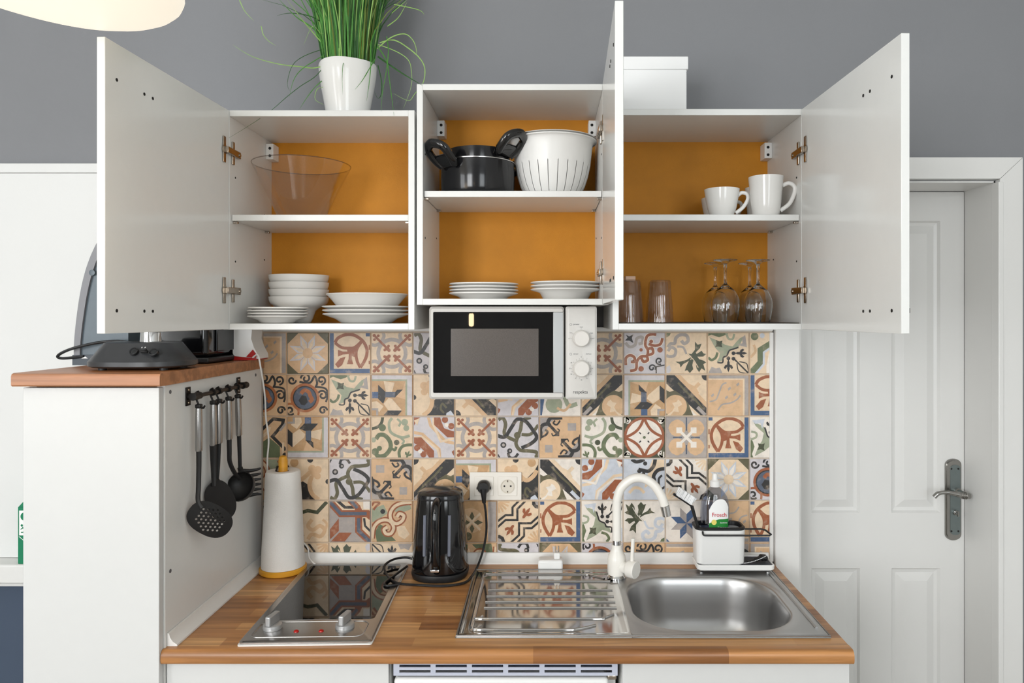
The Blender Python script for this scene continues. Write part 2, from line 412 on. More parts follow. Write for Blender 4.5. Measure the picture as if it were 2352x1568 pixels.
def p_T():
    p = Pat().rect(0, 0, 1, 1, 'lav')
    p.cur([(.05, .25), (.15, .35), (.28, .3), (.32, .15), (.45, .12), (.45, .25), (.36, .28)], .07, 'grey'); p.fill([(.06, .06), (.14, .1), (.24, .05), (.2, .14), (.24, .26), (.14, .2), (.04, .2), (.1, .13)], 'dark')
    for w, c in ((.1, 'white'), (.065, 'terra')):
        p.cur([(.06, .78), (.06, .62), (.16, .55), (.26, .6), (.26, .7), (.18, .7)], w, c); p.cur([(.16, .92), (.3, .88), (.32, .7), (.42, .58), (.56, .56), (.58, .42), (.52, .3), (.56, .1), (.68, .05), (.78, .06)], w, c)
        p.cur([(.56, .55), (.7, .5), (.68, .38), (.58, .4)], w, c); p.cur([(.42, .6), (.48, .7), (.58, .66), (.55, .56)], w, c); p.cur([(.6, .28), (.75, .32), (.88, .28), (.93, .14)], w, c); p.circ(.66, .22, .045 if c == 'terra' else .06, c)
    p.circ(.42, .42, .04, 'terra').circ(.87, .42, .065, 'terra').circ(.42, .87, .065, 'terra')
    curl(p, .85, .68, .09, 60, 1.2, .035, 'dark'); curl(p, .68, .85, .09, 30, -1.2, .035, 'dark'); p.line([(.78, .98), (.78, .82), (.98, .78)], .03, 'dark'); return p
def p_L():
    p = Pat().rect(0, 0, 1, 1, 'cream'); p.fill([(0, 0), (.14, 0), (.1, .08), (0, .14)], 'green')
    p.cur([(.02, .55), (.1, .58), (.22, .55), (.24, .42), (.14, .36), (.06, .45)], .07, 'grey'); p.cur([(.06, .36), (.12, .28), (.22, .26), (.25, .14), (.36, .06), (.5, .08), (.54, .2), (.45, .27), (.38, .2)], .08, 'grey')
    p.cur([(.28, .34), (.42, .36), (.5, .52)], .05, 'grey'); p.fill([(0, .85), (.1, .78), (.14, .9), (.08, 1), (0, 1)], 'lav')
    lf = [(.5, .5), (.62, .52), (.7, .42), (.7, .22), (.77, .3), (.86, .27), (.82, .38), (.72, .48), (.74, .52), (.86, .44), (.9, .5), (.97, .52), (.9, .58), (.76, .58), (.8, .64), (.92, .68), (.97, .72), (.9, .76), (.95, .92), (.86, .86), (.8, .95), (.74, .86), (.72, .74),
          (.66, .68), (.64, .78), (.66, .88), (.58, .97), (.52, .9), (.46, .92), (.5, .8), (.56, .68), (.42, .76), (.36, .84), (.34, .76), (.24, .7), (.34, .7), (.5, .66), (.6, .6)]
    p.fill(lf, 'dgreen'); p.line([(.52, .5), (.62, .6), (.6, .66)], .02, 'cream'); p.line([(.64, .62), (.7, .7), (.78, .84)], .02, 'cream'); return p
def p_G():
    p = Pat().rect(0, 0, 1, 1, 'cream')
    p.fill([(0, 0), (.55, 0), (.4, .08), (.28, .12), (.1, .06), (0, .1)], 'green'); p.fill([(.05, .12), (.3, .22), (.42, .3), (.6, .34), (.7, .22), (.78, .14), (.86, .1), (.78, .3), (.7, .4), (.58, .4), (.46, .52), (.4, .62), (.34, .68), (.22, .72), (.28, .6), (.3, .5), (.18, .36)], 'pgreen')
    p.fill([(.2, .18), (.28, .22), (.36, .2), (.34, .3), (.36, .36), (.26, .34), (.18, .36), (.22, .27)], 'dgreen'); p.fill([(.02, .98), (.1, .82), (.2, .86), (.3, .84), (.36, .98)], 'grey'); p.fill([(.7, .3), (.94, .36), (.9, .06), (.82, .14), (.84, .26)], 'grey')
    p.cur([(.02, .6), (.1, .66), (.2, .6), (.24, .48)], .06, 'green'); p.cur([(.45, .02), (.5, .15), (.6, .16), (.64, .04)], .05, 'pgreen')
    p.cur([(.24, .72), (.36, .72), (.38, .6), (.46, .56), (.52, .44), (.62, .4), (.74, .36)], .035, 'dark')
    for x, y in ((.5, .62), (.62, .5), (.62, .63)): p.circ(x, y, .045, 'dark', 14)
    fleur(p, .5, .82, .26, 180, 'dark'); fleur(p, .82, .5, .26, 90, 'dark'); p.line([(.5, .62), (.5, .78)], .025, 'dark'); p.line([(.62, .5), (.78, .5)], .025, 'dark')
    p.line([(.64, .64), (.96, .96)], .035, 'dark'); p.cur([(.7, .74), (.74, .92), (.86, .97), (.97, .97), (.96, .84), (.92, .74), (.76, .7)], .022, 'dark'); return p
def p_B():
    p = Pat().rect(0, 0, 1, 1, 'cream'); p.line([(0, 1), (.26, .72), (.26, .42), (.55, .24), (1, .22)], .14, 'green'); p.line([(.1, 1.04), (.34, .76), (.34, .48), (.58, .32), (1, .3)], .05, 'sky'); p.fill([(.4, 1), (.4, .8), (.46, .5), (.64, .4), (1, .38), (1, 1)], 'white')
    p.cur([(.02, .6), (.14, .45), (.1, .3)], .06, 'tan'); p.circ(.12, .1, .09, 'green'); p.circ(.3, .08, .06, 'sky'); p.cur([(.5, .7), (.62, .6), (.74, .7), (.66, .82)], .05, 'tan'); return p
def p_M(c1='orange', c2='steel', bg='tan', c3='orange'):
    p = Pat().rect(0, 0, 1, 1, bg)
    for (x, y, r, a, t) in ((.12, .14, .1, 0, 1.1), (.45, .1, .12, 180, 1.2), (.82, .14, .11, 90, -1.2), (.85, .5, .12, 200, 1.2), (.86, .86, .1, 0, -1.2), (.08, .86, .11, 40, 1.2)): curl(p, x, y, r, a, t, .045, 'dark')
    p.cur([(.3, .18), (.55, .2), (.66, .05), (.72, .2), (.68, .32)], .05, 'dark'); p.cur([(.7, .3), (.92, .34), (.97, .5), (.93, .66)], .045, 'dark'); p.arc(.08, .9, .2, 240, 380, .05, 'terra' if c1 != 'orange' else 'orange')
    p.circ(.43, .56, .345, c1, 32).circ(.43, .56, .285, 'dark', 32).circ(.43, .56, .26, c2, 32); p.fill([(.28, .62), (.36, .5), (.46, .52), (.5, .66), (.42, .74), (.34, .72)], 'dark')
    p.cur([(.34, .46), (.42, .38), (.52, .42), (.56, .52), (.6, .6), (.54, .66)], .09, c3); return p
def p_M2(): return p_M('terra', 'steel', 'lav', 'terra')
def p_W():
    p = Pat().rect(0, 0, 1, 1, 'dtan'); p.rect(0, 0, 1, .12, 'lav').rect(.86, 0, 1, 1, 'lav').rect(0, .12, .86, .16, 'pgreen').rect(.82, .12, .86, 1, 'pgreen')
    p.fill([(.3, .16), (.56, .2), (.5, .42), (.36, .44)], 'cream'); p.fill([(.82, .16), (.82, .6), (.58, .52), (.75, .36)], 'tan')
    p.rect(0, .42, .17, .57, 'blue'); p.fill([(.17, .25), (.37, .44), (.34, .58), (.29, .7), (.17, .58)], 'dark'); p.rect(.34, .42, .58, .55, 'steel'); p.fill([(.58, .42), (.62, .37), (.76, .36), (.56, .56)], 'dark')
    p.fill([(.3, .7), (.42, .56), (.5, .58), (.74, .86), (.42, .87)], 'cream'); p.fill([(.28, 1), (.4, .86), (.74, .86), (.62, 1)], 'dark'); p.fill([(0, .66), (.14, .64), (.3, .76), (.2, .9), (.1, .8), (0, .82)], 'cream'); p.line([(0, .83), (.15, .83), (.15, 1)], .05, 'grey'); return p
def p_Q():
    p = Pat().rect(0, 0, 1, 1, 'cream'); p.fill([(0, .1), (.12, .3), (.32, .5), (.5, .62), (.56, .84), (.72, 1), (0, 1)], 'dark'); p.cur([(.2, .8), (.3, .7), (.34, .82), (.26, .92)], .05, 'olive')
    p.cur([(.06, .28), (.14, .42), (.3, .52), (.45, .42), (.56, .32)], .1, 'tan'); p.cur([(.6, .42), (.54, .62), (.6, .84), (.76, .98)], .1, 'tan'); p.circ(.6, .24, .09, 'tan').circ(.74, .27, .09, 'tan').circ(.73, .42, .08, 'tan').fill([(.55, .3), (.7, .25), (.72, .42), (.6, .45)], 'tan')
    p.circ(.18, .1, .1, 'dtan'); p.circ(.56, .03, .07, 'dark'); p.circ(.98, .55, .06, 'dark'); p.fill([(0, 1), (.1, .86), (.2, .92), (.22, 1)], 'sky'); return p
def p_D():
    p = Pat().rect(0, 0, 1, 1, 'cream'); p.fill([(0, 0), (.2, 0), (1, .82), (1, 1), (.86, 1), (0, .2)], 'dark'); p.fill([(.2, 0), (.34, 0), (1, .68), (1, .82)], 'tan')
    p.fill([(.5, .3), (.56, .22), (.68, .28), (.78, .18), (.84, .24), (.74, .34), (.8, .44), (.7, .5)], 'tan'); p.circ(.98, .03, .12, 'dark')
    p.fill([(0, .36), (.1, .42), (.22, .38), (.4, .5), (.55, .7), (.62, .9), (.68, 1), (0, 1)], 'olive'); p.circ(.24, .76, .27, 'tan', 32); p.fill([(.02, .98), (.16, .88), (.22, .78), (.16, .68), (.26, .66), (.3, .6), (.36, .64), (.4, .72), (.3, .78), (.32, .9), (.2, .88), (.1, 1)], 'cream')
    p.fill([(0, .22), (.14, .34), (.06, .4), (0, .36)], 'cream'); p.fill([(.62, .84), (.68, .92), (.78, 1), (.66, 1)], 'white'); p.cur([(.3, .2), (.5, .42), (.72, .62), (.88, .82)], .05, 'olive'); p.line([(.76, .78), (.95, .97)], .08, 'grey'); return p
def p_R():
    p = Pat().rect(0, 0, 1, 1, 'lav')
    for o, c, w in ((0, 'tan', .07), (.12, 'cream', .05)):
        p.line([(.36+o, 0), (.42+o*.6, .22), (.78-o, .6), (1, .64-o)], w, c); p.line([(0, .38+o), (.22, .42+o*.6), (.62-o*.3, .78), (.64, 1)], w, c)
    p.fill([(.5, 0), (.5, .2), (.82, .5), (1, .5), (1, .36), (.88, .33), (.74, .28), (.68, .14), (.64, 0)], 'terra'); p.fill([(0, .5), (.2, .5), (.5, .82), (.5, 1), (.4, 1), (.3, .86), (.14, .7), (0, .62)], 'terra')
    for x, y in ((.76, .08), (.91, .23), (.1, .75), (.25, .9)): p.circ(x, y, .075, 'terra', 16)
    p.fill([(0, 0), (.3, 0), (.16, .03), (.08, .12), (0, .26)], 'terra'); p.fill([(1, .78), (.92, .84), (.96, .92), (1, .94)], 'terra'); p.fill([(.02, .1), (.16, .04), (.1, .22)], 'cream'); p.circ(.8, .2, .05, 'white', 8); p.circ(.17, .83, .05, 'white', 8); return p
def p_E():
    p = Pat().rect(0, 0, 1, 1, 'white'); p.fill([(0, 0), (.1, 0), (.08, .4), (.12, .6), (.06, 1), (0, 1)], 'blue'); p.circ(.35, .72, .2, 'pgreen'); p.cur([(.2, .6), (.4, .4), (.6, .55), (.7, .75), (.9, .7)], .1, 'pgreen'); p.cur([(.42, .8), (.6, .86), (.75, .7)], .06, 'tan'); p.circ(.6, .25, .14, 'green'); return p
def p_Z():
    p = Pat().rect(0, 0, 1, 1, 'tan'); p.fill([(.44, .6), (.58, .5), (.84, .72), (.84, 1), (.3, 1)], 'green'); p.line([(.3, .42), (.68, .06), (.92, .09), (.9, .2), (.66, .48), (.98, .8)], .075, 'dark'); p.line([(.92, .62), (.9, .98)], .05, 'cream'); p.cur([(.4, .5), (.54, .38), (.6, .25)], .07, 'cream'); p.line([(.98, .16), (.84, .34)], .05, 'grey'); p.circ(.96, .92, .06, 'dark'); return p
def p_C():
    p = Pat().rect(0, 0, 1, 1, 'cream'); p.cur([(0, .3), (.16, .25), (.25, .15), (.28, 0)], .07, 'dgreen'); p.circ(.27, .27, .085, 'green')
    p.cur([(.5, .04), (.43, .16), (.46, .36), (.6, .46), (.76, .5), (.92, .46)], .065, 'pgreen'); p.circ(.8, .14, .08, 'pgreen').circ(.84, .28, .07, 'pgreen'); p.cur([(.62, .06), (.7, .14), (.66, .24)], .05, 'pgreen'); p.cur([(.66, .48), (.78, .58), (.74, .66)], .05, 'pgreen')
    p.cur([(.12, .54), (.2, .44), (.34, .46), (.45, .6), (.46, .76), (.34, .92), (.18, .95), (.1, .86)], .1, 'green'); p.circ(.1, .84, .085, 'green').circ(.2, .76, .06, 'green').circ(.06, .56, .06, 'pgreen'); p.cur([(.44, .72), (.56, .8), (.6, .72)], .06, 'green')
    p.circ(.61, .62, .065, 'dgreen'); p.cur([(.68, .98), (.67, .84), (.74, .72), (.86, .68), (1, .68)], .07, 'green'); fleur(p, .88, .9, .2, 20, 'green'); return p
def p_A():
    p = Pat().rect(0, 0, 1, 1, 'tan'); p.fill([(.5, 0), (1, 0), (1, .55), (.85, .35), (.7, .12)], 'grey'); p.fill([(0, .5), (.18, .72), (.35, .85), (.55, 1), (0, 1)], 'grey'); p.rect(.12, .16, .32, .34, 'grey').rect(.68, .68, .86, .86, 'grey')
    def h(q):
        q.line([(.76, .2), (.57, .4)], .07, 'dark'); q.fill([(.52, .47), (.52, .34), (.6, .4), (.66, .47)], 'dark'); q.cur([(.55, .4), (.52, .33), (.57, .29)], .028, 'dark'); q.cur([(.6, .43), (.67, .46), (.7, .4)], .028, 'dark')
        q.cur([(.45, .03), (.6, .04), (.72, .04), (.79, .14), (.74, .22)], .085, 'dark'); q.cur([(.5, .1), (.58, .2), (.66, .16), (.62, .1)], .04, 'dark'); q.cur([(.78, .18), (.9, .2), (.97, .3), (.96, .42), (1, .56)], .085, 'dark'); q.cur([(.96, .5), (.84, .44), (.8, .36), (.86, .32)], .05, 'dark')
    p.rot4(h, 2); return p
def p_N():
    p = Pat().rect(0, 0, 1, 1, 'dgreen')
    def c(q): q.cur([(.03, .16), (.04, .05), (.12, .06), (.1, .16), (.16, .1), (.06, .03)], .045, 'white')
    p.rot4(c); p.circ(.5, .5, .49, 'terra', 40).circ(.5, .5, .425, 'white', 40)
    def f(q):
        a = [(0.02, .5), (.14, .46), (.3, .36), (.4, .24), (.46, .12), (.5, .02)]
        q.cur(a, .065, 'terra'); q.line([(.38, .38), (.42, .42)], .03, 'dark')
    p.fill([(.5, .04), (.56, .24), (.66, .36), (.78, .45), (.96, .5), (.78, .56), (.66, .64), (.56, .78), (.5, .96), (.44, .78), (.34, .64), (.22, .56), (.04, .5), (.22, .45), (.34, .36), (.44, .24)], 'cream'); p.rot4(f); p.circ(.5, .5, .035, 'green', 12); return p
def p_X():
    p = Pat().rect(0, 0, 1, 1, 'grey')
    for x, y in ((.28, .28), (.72, .28), (.28, .72), (.72, .72)): p.circ(x, y, .2, 'tan', 14); p.circ(x+(x-.5)*.5, y, .1, 'tan', 10); p.circ(x, y+(y-.5)*.5, .1, 'tan', 10)
    p.line([(.5, .02), (.5, .34)], .03, 'steel'); p.line([(.18, .5), (.4, .5)], .03, 'steel'); p.line([(.6, .5), (.82, .5)], .03, 'steel'); p.line([(.5, .68), (.5, .9)], .03, 'steel')
    p.line([(.3, .3), (.7, .7)], .065, 'white'); p.line([(.7, .3), (.3, .7)], .065, 'white')
    for x, y in ((.33, .33), (.67, .33), (.33, .67), (.67, .67)): p.rect(x-.07, y-.07, x+.07, y+.07, 'white')
    return p
def p_H():
    p = Pat().rect(0, 0, 1, 1, 'sky'); p.fill([(.7, 0), (1, 0), (1, .25), (.8, .35), (.64, .62), (.5, .7), (.6, .3)], 'tan'); p.cur([(.14, .82), (.26, .7), (.4, .72), (.5, .82)], .07, 'tan')
    p.cur([(.2, .02), (.3, .08), (.42, .06), (.5, .02)], .08, 'dark'); p.cur([(.76, .02), (.72, .18), (.6, .3), (.46, .28), (.36, .26)], .085, 'dark'); p.circ(.52, .12, .05, 'dark').circ(.38, .3, .05, 'dark').circ(.48, .36, .04, 'dark'); p.cur([(1, .24), (.82, .28), (.72, .42), (.74, .54), (.64, .56)], .085, 'dark'); p.circ(.7, .5, .05, 'dark'); p.cur([(1, .66), (.88, .72), (.84, .5), (.92, .4)], .05, 'dark'); return p
def p_Y():
    p = Pat().rect(0, 0, 1, 1, 'cream')
    for k in range(5):
        a = math.radians(8+k*18); p.line([(.06*math.cos(a), .06*math.sin(a)), (.3*math.cos(a), .3*math.sin(a))], .045, 'tan'); p.line([(1-.06*math.cos(a), 1-.06*math.sin(a)), (1-.3*math.cos(a), 1-.3*math.sin(a))], .045, 'tan')
    p.line([(0, .5), (.2, .345), (.365, .345), (.365, .16), (.52, 0)], .05, 'dark'); p.line([(0, .64), (.2, .46), (.48, .46), (.48, .2), (.68, 0)], .05, 'dark')
    p.line([(.32, 1), (.52, .82), (.52, .54), (.8, .54), (1, .36)], .05, 'dark'); p.line([(.48, 1), (.64, .84), (.64, .655), (.82, .655), (1, .5)], .05, 'dark')
    fleur(p, .7, .29, .3, 35, 'terra'); fleur(p, .3, .71, .3, 215, 'terra')
    for x, y in ((.98, .04), (.03, .97)): p.circ(x, y, .16, 'dark', 9); p.circ(x, y, .08, 'grey', 8)
    return p
def p_J():
    p = Pat().rect(0, 0, 1, 1, 'cream'); p.line([(0, .4), (.14, .3), (.36, .28), (.5, .24), (.72, .28), (.95, .03)], .085, 'dgreen'); p.rect(.0, .48, .2, 1, 'pgreen'); p.cur([(.6, .45), (.5, .6), (.62, .7), (.78, .6), (.9, .7), (.8, .85), (.6, .8), (.5, .92)], .09, 'tan'); p.cur([(.85, .45), (.95, .55), (.92, .68)], .06, 'tan'); p.cur([(.1, .9), (.25, .7), (.4, .85)], .06, 'dtan'); return p
def p_P():
    p = Pat().rect(0, 0, 1, 1, 'grey'); p.fill([(.1, 0), (1, 0), (1, .95), (.75, .7), (.75, .4), (.3, .3)], 'cream'); p.line([(.2, 0), (.38, .16), (.6, .16)], .07, 'dark')
    p.line([(.02, .02), (.28, .31), (.92, .31), (1.02, .4)], .17, 'terra'); p.line([(.5, -.02), (.68, .16), (.74, .3)], .15, 'terra'); p.line([(.71, .36), (.71, .72), (1.0, 1.0)], .17, 'terra'); p.line([(.5, -.02), (.68, .18)], .075, 'steel'); p.line([(.02, .02), (.28, .31), (.9, .31)], .08, 'steel'); p.line([(.71, .42), (.71, .72), (.98, .98)], .08, 'steel'); p.line([(.84, .42), (.86, .6), (1, .74)], .05, 'dark'); p.rect(.82, .02, 1, .2, 'white')
    p.fill([(.03, .68), (.24, .42), (.24, .72), (.03, .92)], 'terra'); p.fill([(.05, .97), (.25, .76), (.55, .76), (.38, .97)], 'terra'); p.rect(.24, .4, .58, .74, 'grey'); return p
def p_U():
    p = Pat().rect(0, 0, 1, 1, 'tan'); p.fill([(0, .2), (.3, .1), (.4, .3), (.1, .5), (0, .52)], 'pgreen'); p.fill([(.55, .1), (.9, .02), (.96, .2), (.7, .3), (.55, .25)], 'pgreen'); p.fill([(.14, .98), (.1, .75), (.2, .55), (.28, .6), (.3, .8), (.5, .86), (.6, .96)], 'green'); p.fill([(.6, .62), (.8, .6), (.92, .8), (.8, .92), (.66, .84)], 'cream'); p.circ(.28, .26, .06, 'dark', 8)
    s1 = [(.03, .9), (.06, .66), (.16, .52), (.32, .46), (.46, .5), (.54, .64), (.48, .78), (.36, .79), (.31, .69), (.39, .63)]; s2 = [(.96, .04), (.74, .06), (.56, .14), (.46, .3), (.48, .46), (.6, .55), (.74, .48), (.78, .36), (.68, .31), (.62, .39)]
    for w, c in ((.14, 'terra'), (.07, 'cream')):
        p.cur(s1, w, c, 6); p.cur(s2, w, c, 6)
    p.cur([(.02, .12), (.08, .04), (.2, .06), (.12, .14), (.06, .22)], .05, 'terra'); return p
def p_I():
    p = Pat().rect(0, 0, 1, 1, 'dtan'); p.rect(.78, 0, 1, 1, 'grey'); p.circ(.36, .48, .3, 'tan')
    def f(q): q.fill([(.5, .46), (.44, .36), (.5, .24), (.56, .36)], 'olive')
    q = Pat(); q.rot4(f); p.merge(q, lambda v: (v[0]-.1, v[1]+.02))
    p.line([(.2, .3), (.6, .7)], .05, 'cream'); p.line([(.6, .3), (.2, .7)], .05, 'cream'); p.circ(.3, .85, .1, 'olive'); return p
def p_BS():
    p = Pat().rect(0, 0, 1, 1, 'white'); p.fill([(0, .88), (.12, 1), (0, 1)], 'blue')
    for k in range(8):
        a = math.radians(22.5+45*k); ca, sa = math.cos(a), math.sin(a); c = 'blue' if k % 2 == 0 else 'grey'
        b1 = a-math.radians(22.5); b2 = a+math.radians(22.5); r = .22
        p.fill([(.5, .54), (.5+r*math.cos(b1), .54+r*math.sin(b1)), (.5+.4*ca, .54+.4*sa), (.5+r*math.cos(b2), .54+r*math.sin(b2))][:4], c)
    return p
PATS = {k[2:]: v for k, v in list(globals().items()) if k.startswith('p_') and callable(v)}

def clip_poly(poly, x0, y0, x1, y1):
    for (ax, lim, sg) in ((0, x0, 1), (0, x1, -1), (1, y0, 1), (1, y1, -1)):
        out = []; n = len(poly)
        for i in range(n):
            a, b = poly[i], poly[(i+1) % n]; da = (a[ax]-lim)*sg; db = (b[ax]-lim)*sg
            if da >= 0: out.append(a)
            if (da >= 0) != (db >= 0):
                t = da/(da-db); out.append((a[0]+(b[0]-a[0])*t, a[1]+(b[1]-a[1])*t))
        poly = out
        if len(poly) < 3: return []
    return poly

def stroke_quads(pts, w, closed):
    n = len(pts); L = []; R = []
    for i in range(n):
        a = pts[i-1] if (i or closed) else pts[0]; b = pts[i]; c = pts[(i+1) % n] if (i < n-1 or closed) else pts[-1]
        d1 = Vector((b[0]-a[0], b[1]-a[1])); d2 = Vector((c[0]-b[0], c[1]-b[1]))
        if d1.length < 1e-9: d1 = d2.copy()
        if d2.length < 1e-9: d2 = d1.copy()
        d1.normalize(); d2.normalize(); t = d1+d2
        if t.length < 1e-6: t = d1
        t.normalize(); k = min(1.0/max(0.45, t.dot(d1)), 1.8)*w/2
        nn = Vector((-t.y, t.x))*k
        L.append((b[0]+nn.x, b[1]+nn.y)); R.append((b[0]-nn.x, b[1]-nn.y))
    qs = []
    for i in range(n if closed else n-1):
        j = (i+1) % n
        qs.append([L[i], L[j], R[j]]); qs.append([L[i], R[j], R[i]])
    return qs

TILE_CACHE = {}
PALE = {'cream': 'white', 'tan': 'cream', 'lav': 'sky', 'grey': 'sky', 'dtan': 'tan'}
def tile_mesh(key, rot, mir, clip, S, T=0.006, pale=False):
    ck = (key, rot, mir, clip, pale)
    if ck in TILE_CACHE: return TILE_CACHE[ck]
    p = PATS[key](); u0, v0, u1, v1 = clip; used = []; g = G()
    def orient(q):
        x, y = q
        if mir: x = 1-x
        for _ in range(rot): x, y = 1-y, x
        return (x, y)
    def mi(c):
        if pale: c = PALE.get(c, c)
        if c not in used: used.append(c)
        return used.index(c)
    bev = 0.012
    mi(p.ops[0][2])
    e = bev
    def to3(q, y): return ((q[0]-0.5)*S, y, (0.5-q[1])*S)
    a = [(u0, v0), (u1, v0), (u1, v1), (u0, v1)]; b = [(u0+e, v0+e), (u1-e, v0+e), (u1-e, v1-e), (u0+e, v1-e)]
    vs = [to3(q, 0) for q in a]+[to3(q, -T*0.75) for q in a]+[to3(q, -T) for q in b]
    g.add(vs, [(i, (i+1) % 4, 4+(i+1) % 4, 4+i) for i in range(4)]+[(4+i, 4+(i+1) % 4, 8+(i+1) % 4, 8+i) for i in range(4)]+[(8, 9, 10, 11), (3, 2, 1, 0)], 0)
    layer = 0
    for o in p.ops[1:]:
        layer += 1; y = -T-0.00006*layer
        if o[0] == 'f':
            pts = o[1]; c = o[2]
            tr = tessellate_polygon([[Vector((q[0], q[1], 0)) for q in pts]]); polys = [[pts[i] for i in t] for t in tr]
        else:
            polys = stroke_quads(o[1], o[2], o[4]); c = o[3]
        k = mi(c)
        for q in polys:
            q = clip_poly([orient(z) for z in q], u0+e, v0+e, u1-e, v1-e)
            if len(q) < 3: continue
            q = [to3(z, y) for z in q]
            n = (Vector(q[1])-Vector(q[0])).cross(Vector(q[2])-Vector(q[0]))
            if n.length < 1e-12: continue
            if n.y > 0: q.reverse()
            g.add(q, [tuple(range(len(q)))], k)
    me = bpy.data.meshes.new('tile'); me.from_pydata(g.v, [], g.f)
    for c in used: me.materials.append(TM[TK.index(c)])
    me.polygons.foreach_set('material_index', g.m); me.update()
    TILE_CACHE[ck] = me
    return me
# pattern + rotation (quarter turns) + optional mirror, row by row from the wall cabinets down
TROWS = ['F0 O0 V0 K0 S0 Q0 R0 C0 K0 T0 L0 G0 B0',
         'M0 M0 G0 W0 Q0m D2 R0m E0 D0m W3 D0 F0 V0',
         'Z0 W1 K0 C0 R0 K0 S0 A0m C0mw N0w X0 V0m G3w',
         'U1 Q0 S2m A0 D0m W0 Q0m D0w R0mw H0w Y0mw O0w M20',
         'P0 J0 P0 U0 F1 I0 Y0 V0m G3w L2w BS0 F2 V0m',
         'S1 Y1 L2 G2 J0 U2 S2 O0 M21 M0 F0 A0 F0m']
# ================================================================== THE SETTING
def st(o): o['kind'] = 'structure'; return o
OX0, OX1, OZ = 0.757, 1.350, 2.030           # door opening
g = G(); g.box(-3, OX0, 0, 0.2, 0, 3.1); g.box(OX1, 2.4, 0, 0.2, 0, 3.1); g.box(OX0, OX1, 0, 0.2, OZ, 3.1)
st(g.build('wall_back', WALLGREY, smooth=0))
g = G(); g.box(-3.15, -3, -4.8, 0.2, 0, 3.1); st(g.build('wall_left', WALLWHITE, smooth=0))
g = G(); g.box(2.4, 2.55, -4.8, 0.2, 0, 3.1); st(g.build('wall_right', WALLWHITE, smooth=0))
g = G(); g.box(-3.15, 2.55, -4.95, -4.8, 0, 3.1); st(g.build('wall_rear', REARM, smooth=0))
g = G(); g.box(-3.15, 2.55, -4.95, 0.5, -0.1, 0); st(g.build('floor', FLOORM, smooth=0))
g = G(); g.box(-3.15, 2.55, -4.95, 0.5, 3.1, 3.2); st(g.build('ceiling', CEIL, smooth=0))
g = G(); g.box(0.6, 1.6, 0.32, 0.4, 0, 2.3); st(g.build('wall_behind_door', WALLWHITE, smooth=0))
# window frames and sash bars, out of view; rear pair added around fill lights
def window(n, c, wx, wz, side):
    g = G(); f = 0.07
    def bx(a0, a1, z0, z1):
        if side == 'rear': g.rbox(c[0]+a0, c[0]+a1, -4.8, -4.68, c[2]+z0, c[2]+z1, 0.004)
        else: g.rbox(-3.0, -2.86, c[1]+a0, c[1]+a1, c[2]+z0, c[2]+z1, 0.004)
    bx(-wx/2-f, -wx/2, -wz/2-f, wz/2+f); bx(wx/2, wx/2+f, -wz/2-f, wz/2+f); bx(-wx/2, wx/2, wz/2, wz/2+f); bx(-wx/2, wx/2, -wz/2-f, -wz/2)
    o = st(g.build('window_%d' % n, GLOSS))
    g = G(); bx(-0.03, 0.03, -wz/2, wz/2); bx(-wx/2, wx/2, wz*0.2, wz*0.2+0.05)
    g.build('sash_bar', GLOSS, o)
window(1, (0, -3.2, 1.85), 1.3, 1.7, 'left'); window(2, (-1.85, 0, 1.85), 1.2, 1.7, 'rear'); window(3, (1.25, 0, 1.85), 1.1, 1.7, 'rear')

# white panelled stretch of wall left of the kitchenette, slate paint below its sill
g = G(); g.box(-2.99, -0.90, -0.022, -0.0005, 0.905, 2.048); pw = st(g.build('wall_panel', WALLWHITE, smooth=0))
g = G(); g.rbox(-2.99, -0.90, -0.028, -0.0005, 2.049, 2.077, 0.003); g.build('cap_rail', WALLWHITE, pw)
g = G(); g.box(-2.99, -0.90, -0.012, -0.0005, 0.0, 0.83); st(g.build('wall_dado', SLATE, smooth=0))
g = G(); g.rbox(-2.99, -0.90, -0.085, -0.0005, 0.848, 0.9035, 0.006, 3); g.rbox(-2.99, -0.90, -0.06, -0.0005, 0.831, 0.849, 0.004); st(g.build('trim_1', GLOSS))

# door frame and door
g = G(); g.rbox(0.682, OX0-0.001, -0.022, -0.0005, 0, OZ+0.001, 0.004); g.rbox(OX0-0.014, OX0+0.006, -0.012, 0.01, 0, OZ-0.007, 0.003); st(g.build('trim_2', GLOSS))
g = G(); g.prism([(OX1+0.001, 0), (OX1+0.069, 0), (OX1+0.069, 2.0945), (OX1+0.001, OZ+0.001)], -0.022, -0.0005, 'y'); g.rbox(OX1-0.006, OX1+0.010, -0.027, 0.01, 0, OZ-0.007, 0.003); st(g.build('trim_3', GLOSS))
g = G(); g.prism([(OX0, OZ+0.002), (OX1, OZ+0.002), (OX1+0.0685, 2.0955), (0.682, 2.0955)], -0.023, -0.0005, 'y'); st(g.build('trim_4', GLOSS))
g = G(); g.box(OX1-0.004, OX1, 0.0, 0.155, 0, OZ); g.box(OX0, OX0+0.004, 0.0, 0.155, 0, OZ); g.box(OX0, OX1, 0.0, 0.155, OZ-0.006, OZ-0.0005); st(g.build('trim_5', GLOSS))
DY = 0.152
dx0, dx1 = OX0+0.006, OX1-0.006
PXS = [(0.853, 1.009), (1.111, 1.268)]; PZS = [(0.99, 1.93), (0.24, 0.812)]
g = G(); y0, y1 = DY, DY+0.04
for (a, b) in ((dx0, PXS[0][0]), (PXS[0][1], PXS[1][0]), (PXS[1][1], dx1)): g.box(a, b, y0, y1, 0.005, OZ-0.008)
for (a, b) in ((PZS[0][1], OZ-0.008), (PZS[1][1], PZS[0][0]), (0.005, PZS[1][0])):
    for (c, d) in PXS: g.box(c, d, y0, y1, a, b)
door = st(g.build('door_1', GLOSS, smooth=0))
